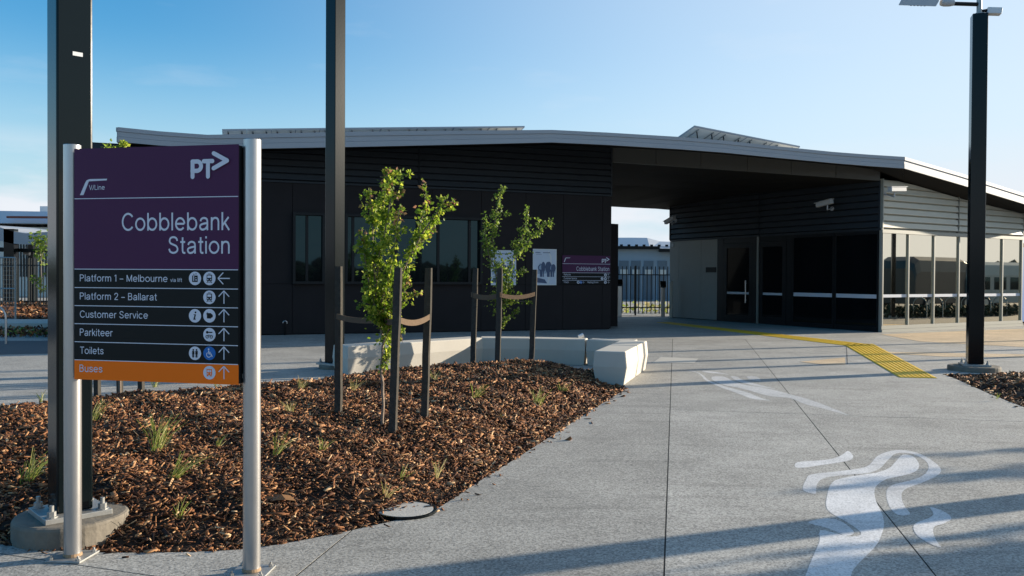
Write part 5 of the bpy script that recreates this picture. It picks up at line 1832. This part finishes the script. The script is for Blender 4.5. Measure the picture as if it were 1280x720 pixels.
# ------------------------------------------------------------------ seen through the passage
def fence(P, Q, h, sp, label, picket=.012, z0_=0.08, rails=(.18, .88), post_sp=2.4, flat=True):
    w = Wall(P, Q)
    t = thing('palisade_fence', (P + Q) / 2, label, 'fence')
    for f in rails:
        m_ = MB(); m_.wbox(w, 0, w.L, h * f - .022, h * f + .022, -.02, .02, 'fence'); m_.build('rail', t)
    n = int(w.L / sp); me = None
    for i in range(n + 1):
        s_ = i * sp
        if me is None:
            m_ = MB(); m_.wbox(w, s_ - picket, s_ + picket, z0_, h, .021, .021 + picket * 1.6, 'fence')
            o = m_.build('picket', t); me = o
        else:
            o = me.copy(); o.location = me.location + w.u * s_; C.objects.link(o)
    for i in range(int(w.L / post_sp) + 1):
        m_ = MB(); m_.wbox(w, i * post_sp - .035, i * post_sp + .035, 0, h + .03, -.06, -.0205, 'fence'); m_.build('fence_post', t)
    return t


Yf = 35.6
fp, fq = Vector((atY(700, 390, Yf).x, Yf, 0)), Vector((atY(842, 390, Yf).x, Yf, 0))
fence(fp, fq, atY(800, 333, Yf).z, .175, 'black picket fence closing the far end of the passage', .019, rails=(.16, .83), post_sp=1.6)
hb = mat('low_planting', (0.05, 0.055, 0.03), 0.9, var=.5, vscale=4)
M['planting'] = hb
m_ = MB(); rng = random.Random(9)
for i in range(420):
    x = rng.uniform(3.2, 9.5); y = rng.uniform(37, 40); z = rng.uniform(0.05, .42); s_ = rng.uniform(.08, .2)
    d = [Vector((rng.gauss(0, 1), rng.gauss(0, 1), rng.gauss(0, 1))).normalized() * s_ for _ in range(3)]
    m_.add([Vector((x, y, z)) + v for v in d], [(0, 1, 2)], 'grass' if i % 3 else 'drygrass')
tag(m_.build('low_planting', fixn=False), 'low strip of scrubby planting behind the passage fence', 'planting', kind='stuff')
# station building across the tracks
YR = 58
far = thing('far_building', (8, YR, 0), 'pale blue far building with a curved metal roof seen through the passage', 'building')
X = lambda px: atY(px, 345, YR).x
Zf = lambda py, px=805: atY(px, py, YR).z
m_ = MB(); m_.box((X(690), YR, 0), (X(900), YR + 8, Zf(308)), 'rearwall'); m_.build('wall', far)
for i, px in enumerate((774, 789, 805, 822, 838, 757)):
    m_ = MB(); m_.box((X(px), YR - .06, .1), (X(px) + (X(1) - X(0)) * 11.5, YR - .001, Zf(326)), 'farframe'); o = m_.build('window', far)
    m_ = MB(); x0_, x1_ = X(px) + .06, X(px + 11.5) - .06
    m_.box((x0_, YR - .075, 1.0), (x1_, YR - .061, Zf(345)), 'farframe'); m_.build('pane', o)
    m_ = MB(); m_.box((x0_, YR - .075, Zf(344)), (x1_, YR - .061, Zf(337)), 'cream'); m_.build('bright_pane', o)
m_ = MB(); m_.box((X(690), YR - .5, Zf(311.5)), (X(823), YR + 8.4, Zf(308)), 'signblack'); m_.box((X(823.2), YR - .9, Zf(315)), (X(900), YR + 8.4, Zf(311.8)), 'signblack'); m_.build('eave', far)
m_ = MB(); n = 14
for i in range(n):
    u0, u1 = i / n, (i + 1) / n
    xa, xb = lin(X(680), X(910), u0), lin(X(680), X(910), u1)
    hz = lambda u: Zf(307.5 + (4.2 if u > .62 else 0)) + .62 * math.sin(math.pi * min(1, u * .8 + .1)) ** .5
    m_.hexa([Vector((xa, YR - .3, Zf(308) - .15)), Vector((xb, YR - .3, Zf(308) - .15)), Vector((xb, YR + 8, Zf(308) - .1)), Vector((xa, YR + 8, Zf(308) - .1)),
             Vector((xa, YR + 1, hz(u0))), Vector((xb, YR + 1, hz(u1))), Vector((xb, YR + 7, hz(u1) + .25)), Vector((xa, YR + 7, hz(u0) + .25))], 'roofmetal')
m_.build('roof', far)
for k in range(7):
    m_ = MB(); x_ = X(776 + k * 9.4); m_.box((x_ - .09, YR - .28, Zf(308)), (x_ + .09, YR - .1, Zf(305.8)), 'signblack'); m_.build('roof_bracket', far)

# card readers at the gate line, and a post for a sunlit wall edge
for px, py0, py1, lab in ((828.5, 351, 395.5, 'slim steel card reader post in the passage by the fence'), (774.5, 349, 396, 'steel card reader post half hidden at the left side of the passage')):
    b_ = G(px, py1); h = atY(px, py0, b_.y).z
    t = thing('card_reader', b_, lab, 'card reader', 'card reader posts')
    m_ = MB(); m_.box((b_.x - .08, b_.y - .05, 0), (b_.x + .08, b_.y + .05, h - .28), 'brushed'); m_.build('post', t, bevel=.01)
    T = Matrix.Translation((b_.x, b_.y, h - .16)) @ Matrix.Rotation(R(-30), 4, 'X')
    m_ = MB(); m_.box((-.12, -.07, -.13), (.12, .05, .15), 'poleblack', T); m_.build('reader_head', t, bevel=.02)
    m_ = MB(); m_.box((-.08, -.075, -.06), (.08, -.0705, .10), 'darkglass', T); m_.build('screen', t)
b_ = G(838.6, 397.6); h = atY(838.6, 352, b_.y).z
t = thing('sun_strip_post', b_, 'pale slim post added for the sunlit strip at the end of the grey panels', 'sun_strip_post')  # pale post added in place of sunlight on the wall's end edge
m_ = MB(); m_.tube([b_, b_ + Vector((0, 0, h))], .065, 'smoothconc', 18); m_.build('shaft', t, smooth=True)
m_ = MB(); m_.tube([b_ + Vector((0, 0, h + .0005)), b_ + Vector((0, 0, h + .03))], [.066, .05], 'brushed', 18); m_.build('cap', t)

# ------------------------------------------------------------------ left background: platform shelter, gate, fence
YS = 43
sh = thing('platform_shelter', (-25, YS, 0), 'grey curved canopy of a platform shelter at the far left', 'shelter')
P_ = lambda px, py, Y=YS: atY(px, py, Y)
m_ = MB()
prof = [(-90, 276, 290), (-30, 280, 296), (0, 284, 301), (15, 289, 304.5), (32, 291.5, 305.5), (48, 290.5, 304.5), (75, 289, 303), (110, 287, 301)]
for i in range(len(prof) - 1):
    a, b = prof[i], prof[i + 1]
    q = [P_(a[0], a[2]), P_(b[0], b[2]), P_(b[0], b[2]) + Vector((0, 5, .1)), P_(a[0], a[2]) + Vector((0, 5, .1)), P_(a[0], a[1]), P_(b[0], b[1]), P_(b[0], b[1]) + Vector((0, 5, .1)), P_(a[0], a[1]) + Vector((0, 5, .1))]
    m_.hexa(q, 'fascia')
m_.build('canopy', sh)
m_ = MB(); m_.box((P_(-120, 300, 60).x, 60, 0), (P_(240, 300, 60).x, 70, P_(30, 280, 60).z), 'rearwall'); 
fb = thing('rear_shed', (-30, 60, 0), 'long pale shed with grey metal roof behind the platform fence', 'building')
w60 = Wall(P_(-140, 300, 60), P_(260, 300, 60))
m_ = MB(); m_.wbox(w60, 0, w60.L, 0, P_(30, 284, 60).z, -8, 0, 'cream'); m_.build('wall', fb)
m_ = MB()
x0_, x1_ = P_(-140, 270, 60).x, P_(260, 270, 60).x
m_.hexa([Vector((x0_, 59.3, P_(30, 279, 60).z)), Vector((x1_, 59.3, P_(30, 281, 60).z)), Vector((x1_, 68, P_(30, 279, 60).z)), Vector((x0_, 68, P_(30, 279, 60).z)),
         Vector((x0_, 60.5, P_(30, 261.5, 60).z)), Vector((x1_, 60.5, P_(30, 266, 60).z)), Vector((x1_, 68, P_(30, 261, 60).z)), Vector((x0_, 68, P_(30, 261, 60).z))], 'roofmetal'); m_.build('roof', fb)
m_ = MB(); m_.box((P_(8, 280, 59).x, 59, P_(8, 272.5, 59).z), (P_(62, 280, 59).x, 59.28, P_(8, 270, 59).z), 'redbrown'); m_.build('red_trim', fb)
for k in range(16):
    px = 12 + k * 3.6 + (6 if k > 8 else 0)
    m_ = MB(); s_ = w60.s(px, 310); m_.wbox(w60, s_ - .045, s_ + .045, 1.4, P_(30, 302, 60).z, .002, .06, 'fence'); m_.build('wall_batten', fb)
for px, wd, ytop, lab in ((11, .52, 286, 0), (38, .28, 306, 0)):
    c = P_(px, 380, YS - (0 if px < 20 else -2)); m_ = MB()
    m_.box((c.x - wd / 2, c.y, 0), (c.x + wd / 2, c.y + .4, P_(px, ytop, c.y).z), 'poleblack'); m_.build('column', sh)
m_ = MB(); a, b = P_(-60, 306, YS + .5), P_(75, 313, YS + .5); m_.hexa([a + Vector((0, 0, -.3)), b + Vector((0, 0, -.12)), b + Vector((0, .5, -.12)), a + Vector((0, .5, -.3)), a, b, b + Vector((0, .5, 0)), a + Vector((0, .5, 0))], 'signblack'); m_.build('awning_beam', sh)
for px in (30, 44):
    m_ = MB(); c = P_(px, 315.5, YS + 1); m_.tube([c, c + Vector((.3, 0, -.06))], .1, 'camgrey', 10); m_.tube([c + Vector((.1, 0, 0)), c + Vector((.1, 0, .3))], .02, 'camgrey', 6)
    tag(m_.build('shelter_camera'), 'small grey camera under the shelter beam, %s of a pair' % ('left' if px < 35 else 'right'), 'security camera')
m_ = MB(); c = P_(55, 262, 62); m_.box((c.x - .3, 62, c.z - .6), (c.x + .3, 63, c.z + .25), 'white'); m_.build('roof_vent', fb)

YF = 40.5
fence(P_(-120, 380, YF) * 1, P_(240, 380, YF) * 1, P_(50, 323, YF).z, .15, 'black picket fence behind the far left mulch strip', .02, rails=(.12, .86), post_sp=3)
# second small tree by that fence
bt = P_(50, 378, 39); bt.z = .1
tree(bt, 39, [(52, 378), (52, 350), (51, 325)], [([(52, 330), (49, 305), (52, 290)], .28, 55, .1), ([(52, 322), (44, 305), (41, 293)], .22, 36, -.2), ([(52, 322), (57, 305), (60, 292)], .22, 36, -.2), ([(52, 365), (47, 352), (52, 342)], .24, 34, .2)],
     'small tree in the far left mulch strip before the picket fence', 31, .16, tipm=None, leafm='leafdark')
# wire mesh gate
Yg = 27.2
gt = thing('mesh_gate', P_(5, 403, Yg), 'grey wire mesh gate standing at the left edge beyond the road', 'gate')
ga, gb = P_(-60, 403, Yg), P_(19.5, 403, Yg)
zg0, zg1 = .12, P_(10, 322, Yg).z
m_ = MB()
for x_ in (ga.x, gb.x): m_.tube([(x_, Yg, 0), (x_, Yg, zg1)], .03, 'galv', 10)
for z_ in (zg0, zg1, (zg0 + zg1) / 2): m_.tube([(ga.x, Yg, z_), (gb.x, Yg, z_)], .022, 'galv', 8)
m_.build('gate_frame', gt)
m_ = MB()
for i in range(34):
    x_ = lin(ga.x, gb.x, i / 34); m_.box((x_ - .0018, Yg - .002, zg0), (x_ + .0018, Yg + .002, zg1), 'galv')
for i in range(14):
    z_ = lin(zg0, zg1, i / 14); m_.box((ga.x, Yg - .0065, z_ - .003), (gb.x, Yg - .0035, z_ + .003), 'galv')
m_.build('wire_infill', gt)
# bike hoop cut by the frame
hb_ = G(-8, 430); m_ = MB(); r_ = .28
pts = [Vector((hb_.x - r_, hb_.y, 0)), Vector((hb_.x - r_, hb_.y, .6))] + [Vector((hb_.x - r_ * math.cos(a), hb_.y, .6 + r_ * math.sin(a))) for a in [math.pi * k / 10 for k in range(1, 10)]] + [Vector((hb_.x + r_, hb_.y, .6)), Vector((hb_.x + r_, hb_.y, 0))]
m_.tube(pts, .025, 'brushed', 10)
tag(m_.build('bike_hoop', smooth=True), 'steel bike hoop just entering the left edge of the picture', 'bike rack')
# dark low hedge strip beyond the road
m_ = MB(); rng = random.Random(4)
pa, pb = G(-260, 424), G(64, 422)
for i in range(2600):
    t_ = rng.random(); c = lin(pa, pb, t_) + Vector((0, rng.uniform(0, 2.2), rng.uniform(.01, .16)))
    d = [Vector((rng.gauss(0, 1), rng.gauss(0, 1), rng.gauss(0, 1))).normalized() * rng.uniform(.04, .1) for _ in range(3)]
    m_.add([c + v for v in d], [(0, 1, 2)], 'chips' if i % 4 else 'leafdark')
tag(m_.build('ground_cover', fixn=False), 'dark low ground cover between the road and the far footpath', 'ground cover', kind='stuff')

m_ = MB(); rng = random.Random(14)
for i in range(5200):
    px_ = rng.uniform(-60, 66); t_ = rng.random(); c = G(px_, lin(399.0, 377.5, t_ ** 1.7), .125)
    a_ = rng.uniform(0, 3.14); l_ = rng.uniform(.04, .13); u_ = Vector((math.cos(a_), math.sin(a_), rng.gauss(0, .35))) * l_; v_ = Vector((-math.sin(a_), math.cos(a_), rng.gauss(0, .5))) * l_ * .3
    m_.add([c - u_ - v_, c + u_ - v_, c + u_ + v_, c - u_ + v_], [(0, 1, 2, 3)], 'chips')
tag(m_.build('bark_mulch', fixn=False), 'tan bark mulch strip at the far left below the picket fence', 'mulch', kind='stuff')

# ------------------------------------------------------------------ what the glazed wall mirrors: a van, a shed, bike hoops and distant trees
def vehicle(cx, cy, L_, W__, H_, yaw, body, label, name, cat, windows=True):
    t = thing(name, (cx, cy, 0), label, cat)
    T = Matrix.Translation((cx, cy, 0)) @ Matrix.Rotation(R(yaw), 4, 'Z')
    # rounded-top body from a lofted profile along the length
    m_ = MB(); xs = [-L_ / 2, -L_ / 2 + .12, -L_ / 2 + .5, L_ * .30, L_ / 2 - .35, L_ / 2]
    hs = [H_ * .78, H_ * .92, H_, H_, H_ * .90, H_ * .45]
    rings = []
    for x, h in zip(xs, hs):
        w2 = W__ / 2
        rings.append([T @ Vector(q) for q in ((x, -w2, .35), (x, -w2 * 1.0, h * .72), (x, -w2 * .90, h * .93), (x, -w2 * .6, h), (x, w2 * .6, h), (x, w2 * .9, h * .93), (x, w2, h * .72), (x, w2, .35))])
    vs = [v for r_ in rings for v in r_]; fs = []
    for i in range(len(rings) - 1):
        for k in range(8): fs.append((i * 8 + k, i * 8 + (k + 1) % 8, i * 8 + 8 + (k + 1) % 8, i * 8 + 8 + k))
    fs += [tuple(range(7, -1, -1)), tuple(range((len(rings) - 1) * 8, len(rings) * 8))]
    m_.add(vs, fs, body); m_.build('body', t, bevel=.03)
    for x in (-L_ * .3, L_ * .3):
        for s_ in (-1, 1):
            m_ = MB(); c = T @ Vector((x, s_ * (W__ / 2 - .05), .38)); ax = (T.to_3x3() @ Vector((0, 1, 0))) * .12
            m_.tube([c - ax, c + ax], .38, 'tyre', 20); w = m_.build('wheel', t)
            m_ = MB(); m_.tube([c - ax * 1.05, c + ax * 1.05], .2, 'galv', 14); m_.build('rim', w)
    if windows:
        for s_ in (-1, 1):
            for k in range(4):
                m_ = MB(); x0_ = -L_ * .38 + k * L_ * .19
                m_.box((x0_, s_ * (W__ / 2 + .002) - (.012 if s_ < 0 else 0), H_ * .42), (x0_ + L_ * .14, s_ * (W__ / 2 + .002) + (.012 if s_ > 0 else 0), H_ * .68), 'darkglass', T); m_.build('side_window', t)
    for s_ in (-.35, .35):
        m_ = MB(); m_.box((L_ / 2 - .02, s_ * W__ - .12, H_ * .28), (L_ / 2 + .03, s_ * W__ + .12, H_ * .34), 'white', T); m_.build('headlight', t)
    return t


def mirror(px, py, dist):
    """a place seen by reflection in the glazed wall"""
    a, z = WR.V(px, py); p = WR.at(a, z); d = ray(px, py).normalized(); r_ = d - WR.n * 2 * d.dot(WR.n)
    return p + r_ * dist


p1 = mirror(1158, 345, 20); vehicle(p1.x, p1.y, 5.6, 2.3, 2.75, 30, 'vandark', 'tall dark box van parked right of the plaza, mirrored in the glazed wall', 'parked_van', 'van', windows=False)
p2 = mirror(1238, 345, 21); vehicle(p2.x, p2.y, 6.4, 2.4, 2.55, 40, 'vanpale', 'pale motorhome parked behind the dark van, mirrored in the glazed wall', 'motorhome', 'motorhome')
sheet('unseen_dark_asphalt', [Vector(v) for v in ((16.3, 25.6), (14.0, 21.9), (12.5, 19.4), (14, 12), (60, 6), (60, 46), (28, 40), (20, 30.5))], 0.008, 'asphalt', kind='structure')  # unseen asphalt, brought close in to darken the glass reflection
m_ = MB(); rg = random.Random(44)
for i in range(2600):
    q = mirror(rg.uniform(1106, 1272), 385, rg.uniform(9.5, 13.5)); q.z = rg.uniform(.02, .38)
    d = [Vector((rg.gauss(0, 1), rg.gauss(0, 1), rg.gauss(0, 1))).normalized() * rg.uniform(.08, .2) for _ in range(3)]
    m_.add([q + v for v in d], [(0, 1, 2)], 'treeline')
tag(m_.build('added_dark_planting', fixn=False), 'low dark planting added beside the unseen asphalt to darken the glazed wall reflection', 'planting', kind='stuff')  # unseen planting, added so the mirrored ground comes out dark
for k in range(6):
    p_ = mirror(1150 + k * 20, 385, 9.2 + k * .3); p_.z = 0
    m_ = MB(); r_ = .3; dx = Vector((WR.n.x, WR.n.y, 0))
    pts = [p_ - dx * r_, p_ - dx * r_ + Vector((0, 0, .55))] + [p_ - dx * r_ * math.cos(a) + Vector((0, 0, .55 + r_ * math.sin(a))) for a in [math.pi * j / 10 for j in range(1, 10)]] + [p_ + dx * r_ + Vector((0, 0, .55)), p_ + dx * r_]
    m_.tube(pts, .02, 'galv', 9)
    tag(m_.build('bike_hoop', smooth=True), 'steel bike hoop in the row facing the glazed wall, %s from the passage' % ['first', 'second', 'third', 'fourth', 'fifth', 'sixth'][k], 'bike rack', 'bike hoops before the glazed wall')

m_ = MB(); rng = random.Random(8)
ico = bmesh.new(); bmesh.ops.create_icosphere(ico, subdivisions=1, radius=1); ico.verts.ensure_lookup_table()
iv = [v.co.copy() for v in ico.verts]; jf = [tuple(v.index for v in f.verts) for f in ico.faces]; ico.free()
for i in range(2600):
    a = R(rng.uniform(55, 312)); d = rng.uniform(115, 175)
    c = Vector((math.sin(a) * d, math.cos(a) * d, 0)); s_ = rng.uniform(.7, 2.1); hh = rng.uniform(0, 4.2) * (.75 + .4 * math.sin(a * 9) * math.sin(a * 23))
    m_.add([c + Vector((v.x * s_ * 1.5 * rng.uniform(.7, 1.2), v.y * s_ * rng.uniform(.7, 1.2), hh + v.z * s_ * rng.uniform(.6, 1.2))) for v in iv], jf, 'treeline')
tag(m_.build('distant_treeline', fixn=False), 'dark distant trees ringing the open land round the station', 'trees', kind='stuff')
